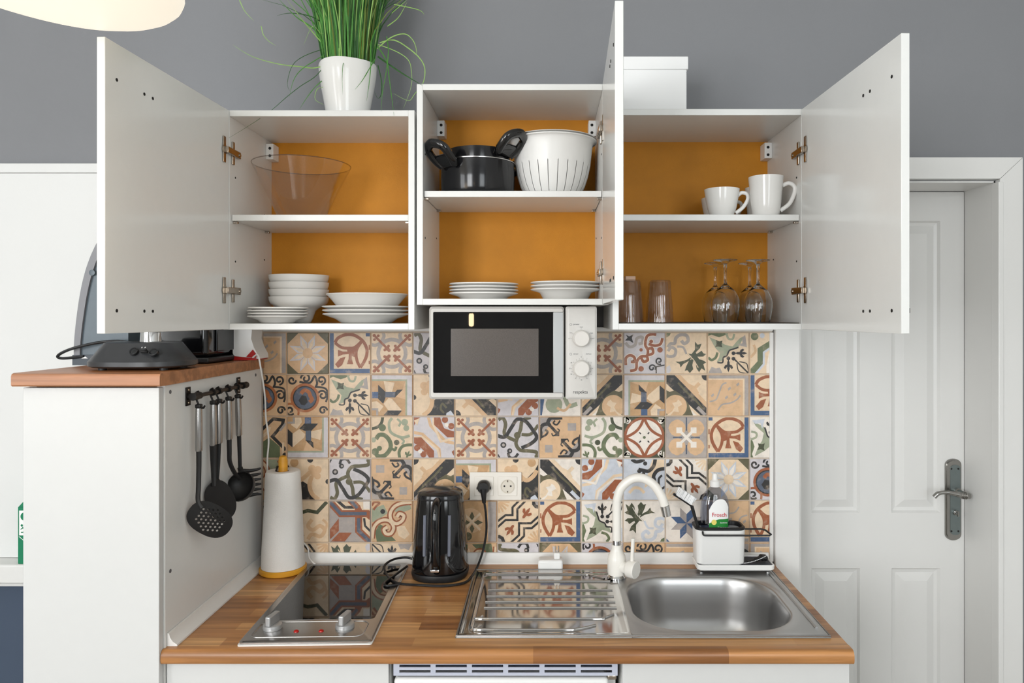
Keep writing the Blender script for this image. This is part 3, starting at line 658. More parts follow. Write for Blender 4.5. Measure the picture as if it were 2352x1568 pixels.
for (a, b) in PXS:
    for (c, d) in PZS:
        g = G(); rs = [(0, 0), (0.006, 0.009), (0.016, 0.011), (0.042, 0.002), (0.046, 0.002)]; vs = []; fs = []
        for (i, h) in rs: vs += [(a+i, y0+h, c+i), (b-i, y0+h, c+i), (b-i, y0+h, d-i), (a+i, y0+h, d-i)]
        for k in range(len(rs)-1):
            for j in range(4): fs.append((k*4+j, k*4+(j+1) % 4, k*4+4+(j+1) % 4, k*4+4+j))
        n = len(rs)*4-4; fs.append((n, n+1, n+2, n+3)); g.add(vs, fs); g.build('door_panel', GLOSS, door, smooth=0)
hx, hz = 1.3075, 1.034
PLATE = mat('aged_nickel', (128, 138, 138), 0.3, 0.85, noise=(40, 0.05))
def stadium(cx, cz, w, h, n=14):
    r = w/2; pts = []
    for k in range(n+1): a = PI*k/n; pts.append((cx+r*math.cos(a), cz+h/2-r*0.75+r*0.75*math.sin(a)))
    for k in range(n+1): a = PI+PI*k/n; pts.append((cx+r*math.cos(a), cz-h/2+r*0.75+r*0.75*math.sin(a)))
    return pts
g = G(); g.prism(stadium(hx, hz, 0.052, 0.262), DY-0.004, DY-0.0002, 'y'); g.prism(stadium(hx, hz, 0.044, 0.25), DY-0.008, DY-0.004, 'y')
HN = mat('cool_nickel', (158, 156, 152), 0.22, 1.0); hp = g.build('handle_plate', HN, door); tag(hp, 'aged nickel long handle plate')
g = G(); g.prism(stadium(hx+0.004, hz, 0.032, 0.225), DY-0.0095, DY-0.008, 'y'); g.build('plate_inlay', PLATE, hp)
for sx in (-0.009, 0.013):
    for sz in (-0.1, 0.1): g = G(); g.lathe([(0, 0), (0.003, 0), (0.003, 0.001)], 10, M=TR(hx+sx, DY-0.0096, hz+sz) @ RX(PI/2)); g.build('screw', HOLE, hp)
g = G(); zl = 1.062
g.lathe([(0.012, 0), (0.012, 0.012), (0.009, 0.016), (0.009, 0.045)], 16, M=TR(hx+0.008, DY-0.009, zl) @ RX(PI/2))
g.tube(crv([(hx+0.024, DY-0.05, zl-0.006), (hx+0.005, DY-0.054, zl-0.003), (hx-0.02, DY-0.055, zl+0.002), (hx-0.05, DY-0.055, zl+0.007), (hx-0.075, DY-0.054, zl+0.004), (hx-0.088, DY-0.053, zl-0.008)], 6),
       [0.009]*6+[0.0088]*6+[0.0075]*6+[0.006]*6+[0.007]*7, 12)
for k in range(4): g.lathe([(0.0108, -0.0015), (0.0115, 0), (0.0108, 0.0015)], 14, M=TR(hx+0.012-k*0.005, DY-0.053, zl-0.004+k*0.0006) @ RY(PI/2))
g.build('lever', HN, hp)
g = G(); g.lathe([(0.009, 0), (0.008, 0.005), (0.004, 0.006), (0.004, 0.016), (0, 0.016)], 16, M=TR(hx+0.004, DY-0.0095, 0.994) @ RX(PI/2)); g.box(hx+0.002, hx+0.006, DY-0.028, DY-0.02, 0.985, 1.003); g.build('thumb_turn', HN, hp)

# ---------------------------------------------------------------- tiled backsplash
S = 96.2/FPX*2.18; TX0 = (661.3-PX0)/FPX*2.18; TZ0 = CAMZ-(762.5-PY0)/FPX*2.18
g = G(); g.box(-0.856, 0.679, -0.0045, -0.0003, CT-0.02, TZ0+0.015); bs = st(g.build('wall_tiles', GROUT, smooth=0))
GAP = 0.012
for r, row in enumerate(TROWS):
    for c, code in enumerate(row.split()):
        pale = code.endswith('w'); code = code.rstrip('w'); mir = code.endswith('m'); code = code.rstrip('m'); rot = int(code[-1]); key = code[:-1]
        u0, u1, v0, v1 = GAP, 1-GAP, GAP, 1-GAP
        if c == 0: u0 = 0.43
        if c == 12: u1 = 0.575
        if r == 5: v1 = 0.36
        me = tile_mesh(key, rot, mir, (u0, v0, u1, v1), S, pale=pale)
        o = bpy.data.objects.new('tile', me); COL.objects.link(o); o.parent = bs
        o.location = (TX0+(c-1+0.5)*S+random.uniform(-.0003, .0003), -0.003-random.uniform(0, 0.0006), TZ0-(r+0.5)*S)
        o.rotation_euler = (0, random.uniform(-.002, .002), 0)
g = G(); g.rbox(-0.85, 0.679, -0.012, -0.0046, TZ0+0.002, TZ0+0.016, 0.003); g.build('edge_profile', CAULK, bs)
g = G(); g.rbox(0.668, 0.681, -0.012, -0.0046, CT, TZ0, 0.003); g.build('edge_profile', CAULK, bs)
# white sealing strip where the worktop meets the wall and the tall cabinet
PANX = -0.845
def cove(L0, L1, ax, m=1, sgn=1):
    prof = [(0, 0), (0.022, 0), (0.0215, 0.004), (0.012, 0.010), (0.006, 0.019), (0.004, 0.028), (0, 0.029)]
    return prof
pr = cove(0, 0, 0)
g = G(); g.prism([(-0.0115-a, CT+0.0005+b) for a, b in pr], PANX+0.001, 0.664, 'x'); st(g.build('trim_6', CAULK))
g = G(); g.prism([(PANX+0.001+a, CT+0.0005+b) for a, b in pr], -0.567, -0.036, 'y'); st(g.build('trim_7', CAULK))

# ================================================================== CABINETS
BT = 0.016
FY = -0.31; BY = -0.023
def hinge(g, M):
    # local: x = away from the board face, y = towards the wall, z = up
    g.rbox(0, 0.003, -0.036, -0.022, -0.033, 0.033, 0.0012, M=M)
    g.lathe([(0.0, 0.0032), (0.012, 0.0032), (0.012, 0)], 18, M=M @ TR(0, -0.028, 0) @ RY(PI/2))
    g.rbox(0.003, 0.012, -0.03, 0.012, -0.008, 0.008, 0.0015, M=M)
    g.rbox(0, 0.010, 0.010, 0.052, -0.009, 0.009, 0.002, M=M)
    g.rbox(0, 0.005, 0.014, 0.026, -0.030, 0.030, 0.002, M=M)
    g.lathe([(0.004, 0), (0.004, 0.012), (0, 0.012)], 10, M=M @ TR(0, 0.044, 0) @ RY(PI/2))
def discs(pts, rad, name, m, parent, axis):
    for p in pts:
        g = G(); M = TR(*p) @ (RY(PI/2) if axis == 'x' else RX(PI/2)); g.lathe([(0, -0.0008), (rad, -0.0008), (rad, 0.0006), (rad*0.7, 0.0008), (0, 0.0008)], 12, M=M); g.build(name, m, parent)
def cabinet(label, x0, x1, z0, z1, shelf, hside, ang, hz, brackets):
    t = thing('wall_cabinet', label, 'cabinet', ((x0+x1)/2, 0, z0), 'open wall cabinets')
    yb = -0.004 if z1 > 2.2 else -0.0125
    yb = -0.0125
    for (a, b) in ((x0, x0+BT), (x1-BT, x1)):
        g = G(); g.rbox(a, b, FY, yb, z0, z1, 0.0008, 1); g.build('side_panel', LAM, t)
    i0, i1 = x0+BT, x1-BT
    g = G(); g.rbox(i0, i1, FY, yb, z1-BT, z1, 0.0008, 1); g.build('top_panel', LAM, t)
    g = G(); g.rbox(i0, i1, FY, yb, z0, z0+BT, 0.0008, 1); g.build('bottom_panel', LAM, t)
    g = G(); g.rbox(i0+0.0015, i1-0.0015, FY+0.012, BY-0.001, shelf-BT, shelf, 0.0008, 1); g.build('shelf', LAM, t)
    g = G(); g.box(i0, i1, BY, BY+0.004, z0+BT, z1-BT); g.build('back_panel', ORANGE, t, smooth=0)
    for xx, s in ((i0, 1), (i1, -1)):
        if (s > 0 and 'L' in brackets) or (s < 0 and 'R' in brackets):
            g = G(); a, b = sorted((xx, xx+s*0.022)); g.rbox(a, b, -0.068, BY-0.0005, z1-BT-0.058, z1-BT-0.012, 0.002)
            br = g.build('hanging_bracket', WHITEPL, t)
            for q in (0.022, 0.044): g = G(); g.lathe([(0, 0.0006), (0.0042, 0.0006), (0.0042, -0.0005)], 12, M=TR(xx+s*0.012, -0.068, z1-BT-0.004-q) @ RX(PI/2)); g.build('screw_hole', HOLE, br)
        discs([(xx+s*0.0003, -0.275, z) for z in (shelf+0.1, shelf-0.12)]+[(xx+s*0.0003, -0.08, z) for z in (shelf+0.03, shelf-0.1)], 0.0026, 'peg_hole', HOLE, t, 'x')
        for yy in (-0.285, -0.07):
            g = G(); a, b = sorted((xx, xx+s*0.012)); g.rbox(a, b, yy-0.005, yy+0.005, shelf-BT-0.006, shelf-BT-0.0005, 0.001); g.build('shelf_pin', NICKEL, t)
    # door, swung open about its hinge edge
    w = x1-x0-0.003; s = 1 if hside == 'L' else -1
    inner = i0 if hside == 'L' else i1
    M = TR(inner, FY-0.003, 0) @ RZ(ang)
    g = G(); a, b = (-0.0165, 0) if hside == 'L' else (0, 0.0165); g.rbox(a, b, -w, 0, z0+0.001, z1-0.001, 0.001, 1, M=M)
    d = g.build('door', LAMDOOR, t)
    for z in hz:
        g = G(); Mh = TR(inner, FY-0.003, z) if s > 0 else TR(inner, FY-0.003, z) @ Matrix.Diagonal((-1, 1, 1, 1)); hinge(g, Mh); h = g.build('hinge', NICKEL, d)
    P = []
    for zz in (z1-0.072, z0+0.045):
        for yy in (-w+0.035, -w+0.125, -w+0.155): P.append(((M @ Vector((0.0003*s, yy, zz)))[:]))
    discs(P, 0.0034, 'screw_hole', HOLE, d, 'x')
    if hside == 'R' and z1 < 2.2:
        g = G(); g.rbox(0.0165, 0.019, -w+0.003, -w+0.02, z0+0.04, z0+0.05, 0.001, M=M); g.build('bumper', HOLE, d)
    return t
CL0, CL1, CLZ0, CLZ1 = -0.8342, -0.3405, 1.5874, 2.1540
CM0, CM1, CMZ0, CMZ1 = -0.3349, 0.1607, 1.6515, 2.2215
CR0, CR1, CRZ0, CRZ1 = 0.1708, 0.6743, 1.5874, 2.1570
SHL, SHM, SHR = 1.886, 1.948, 1.8865
cabinet('open wall cabinet holding glass bowl and stacked crockery, below potted grass', CL0, CL1, CLZ0, CLZ1, SHL, 'L', -0.042, (2.046, 1.688), 'L')
cabinet('raised middle wall cabinet with pot and colander, above the microwave', CM0, CM1, CMZ0, CMZ1, SHM, 'R', -0.030, (2.10, 1.735), 'LR')
cabinet('open wall cabinet with mugs and glasses, below the white lidded box', CR0, CR1, CRZ0, CRZ1, SHR, 'R', 0.022, (2.046, 1.688), 'R')

# tall cabinet
PX_0, PX_1 = -1.147, PANX
t = thing('tall_cabinet', 'tall narrow white cabinet with utensil rail on its side', 'cabinet', ((PX_0+PX_1)/2, -0.29, 0))
g = G(); g.rbox(PX_1-0.018, PX_1, -0.575, -0.0305, 0.0, 1.4685, 0.001, 1); sp = g.build('side_panel', LAM, t)
g = G(); g.rbox(PX_0, PX_0+0.018, -0.575, -0.0305, 0.0, 1.4685, 0.001, 1); g.build('side_panel', LAM, t)
g = G(); g.box(PX_0+0.018, PX_1-0.018, -0.04, -0.031, 0.05, 1.4685); g.box(PX_0+0.018, PX_1-0.018, -0.57, -0.04, 0.05, 0.066); g.build('back_panel', LAM, t)
g = G(); g.rbox(PX_0+0.001, PX_1-0.003, -0.594, -0.577, 0.08, 1.4655, 0.0012, 1); g.build('door', LAMFRONT, t)
CAPG = mat('grey_cap', (96, 96, 98), 0.5)
discs([(PX_1+0.0004, y, z) for (y, z) in ((-0.553, 1.452), (-0.075, 1.452), (-0.075, 1.148), (-0.553, 1.05))], 0.0045, 'cover_cap', CAPG, sp, 'x')
g = G(); prof = [(-0.612, 1.4725), (-0.609, 1.4695), (-0.0305, 1.4695), (-0.0305, 1.4985), (-0.604, 1.4985), (-0.610, 1.4965), (-0.612, 1.491)]
g.prism(prof, PX_0-0.012, PX_1+0.008, 'x'); o = g.build('worktop', WOODPANTRY); tag(o, 'short reddish-brown wooden worktop on top of tall white cabinet', 'worktop')

# base units
CFY = -0.59
def base(label, x0, x1):
    t = thing('base_cabinet', label, 'cabinet', ((x0+x1)/2, -0.3, 0), 'white base cabinets')
    zt = CT-0.0305
    for a, b in ((x0, x0+BT), (x1-BT, x1)):
        g = G(); g.box(a, b, -0.553, -0.02, 0.1, zt); g.build('side_panel', LAM, t)
    g = G(); g.box(x0+BT, x1-BT, -0.55, -0.02, 0.1, 0.1+BT); g.box(x0+BT, x1-BT, -0.03, -0.02, 0.116, zt); g.build('carcass', LAM, t)
    g = G(); g.rbox(x0+0.0015, x1-0.0015, -0.572, -0.555, 0.11, zt-0.003, 0.0012, 1); g.build('door', LAMFRONT, t)
    g = G(); g.box(x0, x1, -0.50, -0.485, 0, 0.099); g.build('plinth', LAM, t)
base('white base cabinet under the hob, next to the tall cabinet', -0.8445, -0.3485)
base('white base cabinet under the sink, next to the door', 0.167, 0.6745)
FR = mat('lilac_grey_enamel', (186, 190, 204), 0.4); FRW = mat('fridge_white', (232, 232, 230), 0.35)
t = thing('fridge', 'small white fridge with slotted vent grille under worktop', 'fridge', (-0.09, -0.3, 0))
fx0, fx1 = -0.3395, 0.158
g = G(); g.rbox(fx0, fx1, -0.53, -0.03, 0.01, CT-0.075, 0.004); g.build('body', FRW, t)
g = G(); g.rbox(fx0+0.001, fx1-0.02, -0.575, -0.5305, 0.03, CT-0.068, 0.008, 3); g.build('door', FRW, t)
g = G(); zt = CT-0.0315; zb = CT-0.0625
sl = []
n = 6; pitch = (fx1-fx0-0.014)/n
zr = [zb, zb+0.0065, zb+0.0125, zb+0.0185, zb+0.0245, zt]
for i, (a, b) in enumerate(zip(zr[:-1], zr[1:])):
    if i % 2 == 0: g.box(fx0, fx1, -0.572, -0.569, a, b)
    else:
        xs = [fx0]
        for k in range(n): xs += [fx0+0.013+k*pitch, fx0+0.013+k*pitch+pitch*0.86]
        xs.append(fx1)
        for k in range(0, len(xs), 2): g.box(xs[k], xs[k+1], -0.572, -0.569, a, b)
g.build('vent_grille', FR, t, smooth=0)
g = G(); g.box(fx0, fx1, -0.569, -0.53, zt-0.001, zt); g.box(fx0, fx1, -0.533, -0.53, zb, zt-0.001); g.build('vent_back', mat('vent_dark', (52, 58, 72), 0.6), t)
g = G(); g.rbox(fx1-0.022, fx1-0.002, -0.568, -0.531, CT-0.074, CT-0.064, 0.002); g.build('hinge', NICKEL, t)

# long worktop with a cut-out for the sink bowl
HX0, HX1, HY0, HY1 = 0.200, 0.622, -0.502, -0.130
WX0, WX1 = -0.8475, 0.6765
g = G(); zb = CT-0.030
prof = [(-0.56, zb), (CFY+0.004, zb), (CFY+0.001, zb+0.003), (CFY, zb+0.008), (CFY, zb+0.019), (CFY+0.003, zb+0.026), (CFY+0.008, zb+0.0295), (CFY+0.014, CT), (-0.56, CT)]
g.prism(prof, WX0, WX1, 'x')
prof2 = None
for (a, b, c, d) in ((PANX+0.0005, HX0, -0.56, -0.0125), (HX1, WX1-0.001, -0.56, -0.0125), (HX0, HX1, -0.56, HY0), (HX0, HX1, HY1, -0.0125)):
    g.add([(a, c, zb), (b, c, zb), (b, d, zb), (a, d, zb), (a, c, CT), (b, c, CT), (b, d, CT), (a, d, CT)], [(3, 2, 1, 0), (4, 5, 6, 7), (1, 2, 6, 5), (0, 4, 7, 3), (0, 1, 5, 4), (2, 3, 7, 6)])
o = g.build('worktop', WOODTOP, smooth=40); tag(o, 'long butcher-block wooden worktop carrying hob, kettle and sink', 'worktop')
# ================================================================== HOB
ht = thing('ceramic_hob', 'two-zone steel-framed black ceramic hob with two knobs', 'hob', (-0.5475, -0.305, CT), rz=0.03)
hw, hd = 0.148, 0.257
def rrect(x0, x1, y0, y1, r, n=6):
    pts = []
    for (cx, cy, a0) in ((x1-r, y1-r, 0), (x0+r, y1-r, 90), (x0+r, y0+r, 180), (x1-r, y0+r, 270)):
        for k in range(n+1): a = math.radians(a0+90*k/n); pts.append((cx+r*math.cos(a), cy+r*math.sin(a)))
    return pts
def loft(g, rings, cap=True, capb=True, mi=0, M=None):
    n = len(rings[0]); vs = [p for r in rings for p in r]; fs = []
    for i in range(len(rings)-1):
        for k in range(n): fs.append((i*n+k, i*n+(k+1) % n, (i+1)*n+(k+1) % n, (i+1)*n+k))
    if cap: fs.append(tuple((len(rings)-1)*n+k for k in range(n)))
    if capb: fs.append(tuple(reversed(range(n))))
    g.add(vs, fs, mi, M)
def ring(pts, z): return [(p[0], p[1], z) for p in pts]
g = G(); g.prism(rrect(-hw-0.001, hw+0.0015, -hd-0.003, hd-0.004, 0.006), 0.0004, 0.0032, 'z'); g.build('sealant', CAULK, ht, local=True)
g = G(); loft(g, [ring(rrect(-hw, hw, -hd, hd, 0.012), 0.003), ring(rrect(-hw, hw, -hd, hd, 0.012), 0.007), ring(rrect(-hw+0.003, hw-0.003, -hd+0.003, hd-0.003, 0.011), 0.009)])
g.build('frame', STEEL, ht, local=True)
g = G(); loft(g, [ring(rrect(-hw+0.018, hw-0.018, -hd+0.118, hd-0.012, 0.012), 0.0088), ring(rrect(-hw+0.018, hw-0.018, -hd+0.118, hd-0.012, 0.012), 0.0094)]); g.build('glass_plate', HOBGLASS, ht, local=True)
g = G(); g.tube([(x, y, 0.009) for x, y in rrect(-hw+0.018, hw-0.026, -hd+0.022, -hd+0.105, 0.018)], 0.0016, 6, closed=True); g.build('raised_border', STEEL, ht, local=True)
KN = mat('satin_knob', (178, 178, 178), 0.35, 0.6)
for kx in (-0.095, 0.072):
    g = G(); Mk = TR(kx, -hd+0.07, 0.0092); g.lathe([(0.021, 0), (0.022, 0.003), (0.021, 0.010), (0.018, 0.012), (0, 0.012)], 32, M=Mk)
    kb = g.build('knob', KN, ht, local=True)
    g = G(); g.rbox(-0.0065, 0.0065, -0.021, 0.021, 0.011, 0.034, 0.003, 3, M=Mk @ RZ(-0.25)); g.build('grip', KN, kb, local=True)
for kx in (-0.035, 0.022):
    g = G(); g.lathe([(0.006, 0), (0.0055, 0.002), (0.003, 0.0035), (0, 0.004)], 16, M=TR(kx, -hd+0.052, 0.009)); g.build('indicator_light', REDL, ht, local=True)

# ================================================================== SINK
SX, SY, SW, SD = -0.2085, -0.527, 0.859, 0.437
skt = thing('kitchen_sink', 'stainless steel sink with ridged drainboard and single bowl', 'sink', (SX+SW/2, SY+SD/2, CT))
def sm(t): t = max(0.0, min(1.0, t)); return t*t*(3-2*t)
def sdrr(u, v, cx, cy, hx, hy, r):
    qx = abs(u-cx)-hx+r; qy = abs(v-cy)-hy+r
    return math.hypot(max(qx, 0), max(qy, 0))+min(max(qx, qy), 0)-r
def seg(u, v, pts):
    best = 9
    for (a, b), (c, d) in zip(pts[:-1], pts[1:]):
        dx, dy = c-a, d-b; t = max(0, min(1, ((u-a)*dx+(v-b)*dy)/(dx*dx+dy*dy))); best = min(best, math.hypot(u-a-t*dx, v-b-t*dy))
    return best
RIDGE = [[(0.052, v), (0.385, v)] for v in (0.350, 0.286, 0.243, 0.205, 0.168)]
RIDGE += [[(0.052, 0.118), (0.048, 0.108), (0.055, 0.102), (0.32, 0.102), (0.35, 0.110), (0.372, 0.128)], [(0.052, 0.066), (0.046, 0.052), (0.056, 0.042), (0.24, 0.040), (0.29, 0.048), (0.325, 0.066)]]
BCX, BCY, BHX, BHY, BR = 0.617, 0.207, 0.199, 0.176, 0.125
def sink_h(u, v):
    e = min(u, SW-u, v, SD-v)
    h = 0.005*sm(e/0.004)-0.0018*sm((e-0.008)/0.008)
    d = sdrr(u, v, 0.225, 0.213, 0.197, 0.197, 0.03)
    h -= 0.0022*sm(-d/0.008)*(1-sm((u-0.388)/0.012))
    return h
US = 0.404; Z0S = CT+0.0008
g = G(); nu, nv = 70, 74; vs = []; fs = []
def spread(k, n, L): # finer sampling near both ends
    t = k/n; return L*(t-0.62*math.sin(2*PI*t)/(2*PI))
for j in range(nv+1):
    for i in range(nu+1):
        u = US*(1-math.cos(PI/2*i/nu)) if False else US*(i/nu-0.5*math.sin(PI*i/nu)/PI); v = spread(j, nv, SD); vs.append((SX+u, SY+v, Z0S+sink_h(u, v)))
for j in range(nv):
    for i in range(nu): a = j*(nu+1)+i; fs.append((a, a+1, a+nu+2, a+nu+1))
g.add(vs, fs, 1)
# bowl half: rings running from the straight outer edge to the bowl outline, then down into the bowl
NB = 24
def brr(i, r): return rrect(BCX-BHX+i, BCX+BHX-i, BCY-BHY+i, BCY+BHY-i, r, NB)
def dense(pts):
    out = []
    for k in range(len(pts)):
        a, b = pts[k], pts[(k+1) % len(pts)]; out.append(a); m = 6 if math.hypot(a[0]-b[0], a[1]-b[1]) > 0.03 else 1
        for q in range(1, m): out.append((a[0]+(b[0]-a[0])*q/m, a[1]+(b[1]-a[1])*q/m))
    return out
inner = dense(brr(0, BR)); outer = []
for (x, y) in inner:
    dx, dy = x-BCX, y-BCY; t = 1e9
    if abs(dx) > 1e-9: t = min(t, ((SW if dx > 0 else US)-BCX)/dx)
    if abs(dy) > 1e-9: t = min(t, ((SD if dy > 0 else 0)-BCY)/dy)
    outer.append((BCX+dx*t, BCY+dy*t))
for cxy in ((SW, SD), (SW, 0), (US, 0), (US, SD)):
    k = min(range(len(outer)), key=lambda q: math.hypot(outer[q][0]-cxy[0], outer[q][1]-cxy[1])); outer[k] = cxy
rings = []
for t in (0, 0.04, 0.08, 0.13, 0.2, 0.3, 0.45, 0.6, 0.75, 0.85, 0.92, 1.0):
    R_ = []
    for (a, b) in zip(outer, inner):
        u, v = a[0]+(b[0]-a[0])*t, a[1]+(b[1]-a[1])*t
        dd = math.hypot(u-b[0], v-b[1]); hh = sink_h(u, v)+0.0013*math.exp(-((dd-0.018)/0.006)**2) if t > 0.1 else sink_h(u, v)
        R_.append((SX+u, SY+v, Z0S+hh))
    rings.append(R_)
for (i, z) in ((0.002, -0.0006), (0.004, -0.0025), (0.006, -0.006), (0.008, -0.012), (0.010, -0.022), (0.013, -0.045), (0.017, -0.075), (0.022, -0.105), (0.028, -0.125), (0.036, -0.139), (0.046, -0.148), (0.060, -0.1535), (0.08, -0.156), (0.11, -0.158), (0.14, -0.1595)):
    rr = max(0.03, BR-i*0.75); rings.append([(SX+x, SY+y, Z0S+0.0032+z) for x, y in dense2(brr(i, rr), inner)] if False else [(SX+x, SY+y, Z0S+0.0032+z) for x, y in [(BCX+(p[0]-BCX)*(BHX-i)/BHX, BCY+(p[1]-BCY)*(BHY-i)/BHY) for p in inner]])
loft(g, rings, cap=True, capb=False)
def onfloor(P, lift=0.0): return [(SX+u, SY+v, Z0S+sink_h(u, v)+lift) for u, v in crv(P, 5)]
for R_ in RIDGE: g.tube(onfloor(R_, 0.0008), 0.0034, 8, mi=1)
g.tube(onfloor([(0.842, 0.045), (0.843, 0.2), (0.842, 0.40)]), 0.004, 8)
g.tube(onfloor([(0.030, 0.05), (0.030, 0.38), (0.036, 0.398), (0.055, 0.405), (0.30, 0.405), (0.335, 0.395), (0.37, 0.37)]), 0.0035, 8, mi=1)
g.tube([(SX+u, SY+v, Z0S+0.0042) for u, v in ((0.002, 0.002), (SW-0.002, 0.002), (SW-0.002, SD-0.002), (0.002, SD-0.002))], 0.0022, 8, closed=True)
so = g.build('basin', [SATIN, DRAINM], skt, smooth=50)
g = G(); g.lathe([(0.0, 0.003), (0.012, 0.004), (0.02, 0.002), (0.032, 0.0045), (0.036, 0.003), (0.036, 0.0)], 32, M=TR(SX+BCX, SY+BCY, Z0S-0.1565)); g.build('drain', CHROME, skt)

# ================================================================== TAP
fx, fy = 0.197, -0.150
ft = thing('mixer_tap', 'white swan-neck mixer tap with round lever behind sink', 'tap', (fx, fy, CT+0.003))
z0 = CT+0.0042
g = G(); g.lathe([(0.027, 0), (0.027, 0.004), (0.024, 0.008), (0.023, 0.010)], 28, M=TR(fx, fy, z0)); g.build('base_ring', CHROME, ft)
TAPW = mat('cream_white_enamel', (240, 236, 228), 0.25)
g = G(); g.lathe([(0.024, 0.010), (0.026, 0.016), (0.0262, 0.050), (0.024, 0.062), (0.017, 0.074), (0.0145, 0.082), (0.0145, 0.092)], 28, M=TR(fx, fy, z0)); g.build('body', TAPW, ft)
g = G(); g.lathe([(0.012, 0.090), (0.012, 0.104)], 24, M=TR(fx, fy, z0)); g.build('collar', CHROME, ft)
zs = z0+0.104; R = 0.066
pth = [(fx, fy, zs), (fx, fy, zs+0.06), (fx, fy, zs+0.105)]
sp = [(fx+0.001, 0.112), (fx+0.012, 0.146), (fx+0.04, 0.172), (fx+0.072, 0.176), (fx+0.102, 0.158), (fx+0.122, 0.128), (fx+0.131, 0.102)]
for x, z in sp: pth.append((x, fy-0.16*(x-fx), zs+z))
tip = pth[-1]
g = G(); g.tube(crv(pth, 5), 0.0125, 18); g.build('spout', TAPW, ft)
g = G(); g.tube([tip, (tip[0]+0.006, tip[1], tip[2]-0.028)], [0.0128, 0.0122], 18); g.build('aerator', CHROME, ft)
g = G(); Ml = TR(fx+0.012, fy-0.012, z0+0.034) @ RZ(math.radians(52)) @ RX(PI/2)
g.lathe([(0.016, 0), (0.016, 0.018), (0.022, 0.022), (0.024, 0.026), (0.024, 0.046), (0.022, 0.048), (0, 0.048)], 28, M=Ml); hb = g.build('lever_hub', TAPW, ft)
c = Ml @ Vector((0, 0, 0.034))
g = G(); g.tube([(c.x, c.y, c.z+0.02), (c.x+0.003, c.y, c.z+0.085)], [0.0055, 0.005], 12); g.build('lever', TAPW, hb)

# ================================================================== KETTLE
kx, ky = (1012-PX0)/FPX*2.07, -0.112
kt = thing('electric_kettle', 'black glossy electric kettle on the worktop between hob and sink', 'kettle', (kx, ky, CT))
def oval(a, b, z, n=40, p=2.5):
    r = []
    for k in range(n):
        t = 2*PI*k/n; c, s_ = math.cos(t), math.sin(t)
        r.append((math.copysign(abs(c)**(2/p), c)*a, math.copysign(abs(s_)**(2/p), s_)*b, z))
    return r
Mk = TR(kx, ky, CT)
g = G(); loft(g, [oval(.070, .070, .0008), oval(.078, .078, .002), oval(.0805, .080, .012), oval(.079, .079, .020)], M=Mk); g.build('power_base', BLACKP, kt)
g = G(); loft(g, [oval(.077, .077, .0205), oval(.0785, .078, .028), oval(.078, .077, .06), oval(.074, .073, .12), oval(.069, .067, .18), oval(.0645, .062, .222)], M=Mk); g.build('body', BLACKG, kt)
g = G(); loft(g, [oval(.0645, .062, .2222), oval(.065, .0625, .226), oval(.062, .06, .235), oval(.050, .048, .242), oval(.02, .02, .245)], M=Mk); g.build('lid', BLACKM, kt)
g = G()
hp_ = [(0, -.060, .222), (0, -.085, .215), (0, -.098, .19), (0, -.101, .14), (0, -.098, .085), (0, -.09, .05), (0, -.074, .036)]
g.tube([Mk @ Vector(p) for p in crv(hp_, 6)], 0.0115, 14); g.build('handle', BLACKG, kt)
GAUGE = mat('gauge_strip', (112, 116, 128), 0.25)
for s in (-1, 1):
    pts = []
    for (z, yy) in ((0.075, -.0765), (0.115, -.0733), (0.155, -.0695), (0.185, -.0665)): pts.append(Mk @ Vector((s*0.034, yy+0.0035, z)))
    g = G(); g.tube(pts, 0.0045, 8); g.build('water_gauge', GAUGE, kt)
g = G(); g.rbox(-.012, .012, -.004, .004, -.004, .004, 0.002, M=Mk @ TR(0, -.104, .045)); g.build('switch', CHROME, kt)
# plug and cord (both belong to the kettle)
sock = W(1112, 1115, -0.018)
g = G(); Mp = TR(sock.x, 0, sock.z) @ RX(PI/2)
loft(g, [[(p[0]*1.0, p[1]*1.0, z) for p in rrect(-s1, s1, -s1*1.02, s1*1.02, s1*0.85)] for (s1, z) in ((0.0165, 0.020), (0.0185, 0.026), (0.018, 0.040), (0.014, 0.047))], M=Mp)
g.tube([(sock.x, -0.040, sock.z-0.006), (sock.x+0.001, -0.044, sock.z-0.022), (sock.x+0.002, -0.042, sock.z-0.045)], [0.012, 0.008, 0.0055], 12)
for s in (-1, 1): g.rbox(sock.x+s*0.0185-0.003, sock.x+s*0.0185+0.003, -0.034, -0.022, sock.z-0.008, sock.z-0.001, 0.001)
pl = g.build('plug', BLACKP, kt)
cp = [(sock.x+0.002, -0.042, sock.z-0.04), W(1116, 1180, -0.042)[:], W(1117, 1220, -0.04)[:], W(1110, 1262, -0.045)[:], W(1097, 1300, -0.07)[:], Wc(1084, 1322, 0.006)[:], Wc(1066, 1338, 0.0045)[:], Wc(1020, 1345, 0.0042)[:], Wc(960, 1343, 0.0042)[:]]
cp += [Wc(912, 1338, 0.012)[:], W(888, 1318, -0.14)[:], W(884, 1298, -0.10)[:], W(905, 1284, -0.062)[:], W(935, 1280, -0.045)[:], W(962, 1288, -0.05)[:], (kx-0.03, ky+0.062, CT+0.012)]
g = G(); g.tube(crv(cp, 8), 0.0034, 8); g.build('cord', BLACKP, kt)
cp2 = [Wc(935, 1300, 0.02)[:], Wc(905, 1322, 0.013)[:], Wc(884, 1338, 0.013)[:], Wc(890, 1345, 0.012)[:], Wc(920, 1340, 0.012)[:]]
g = G(); g.tube(crv(cp2, 6), 0.0034, 8); g.build('cord', BLACKP, kt)

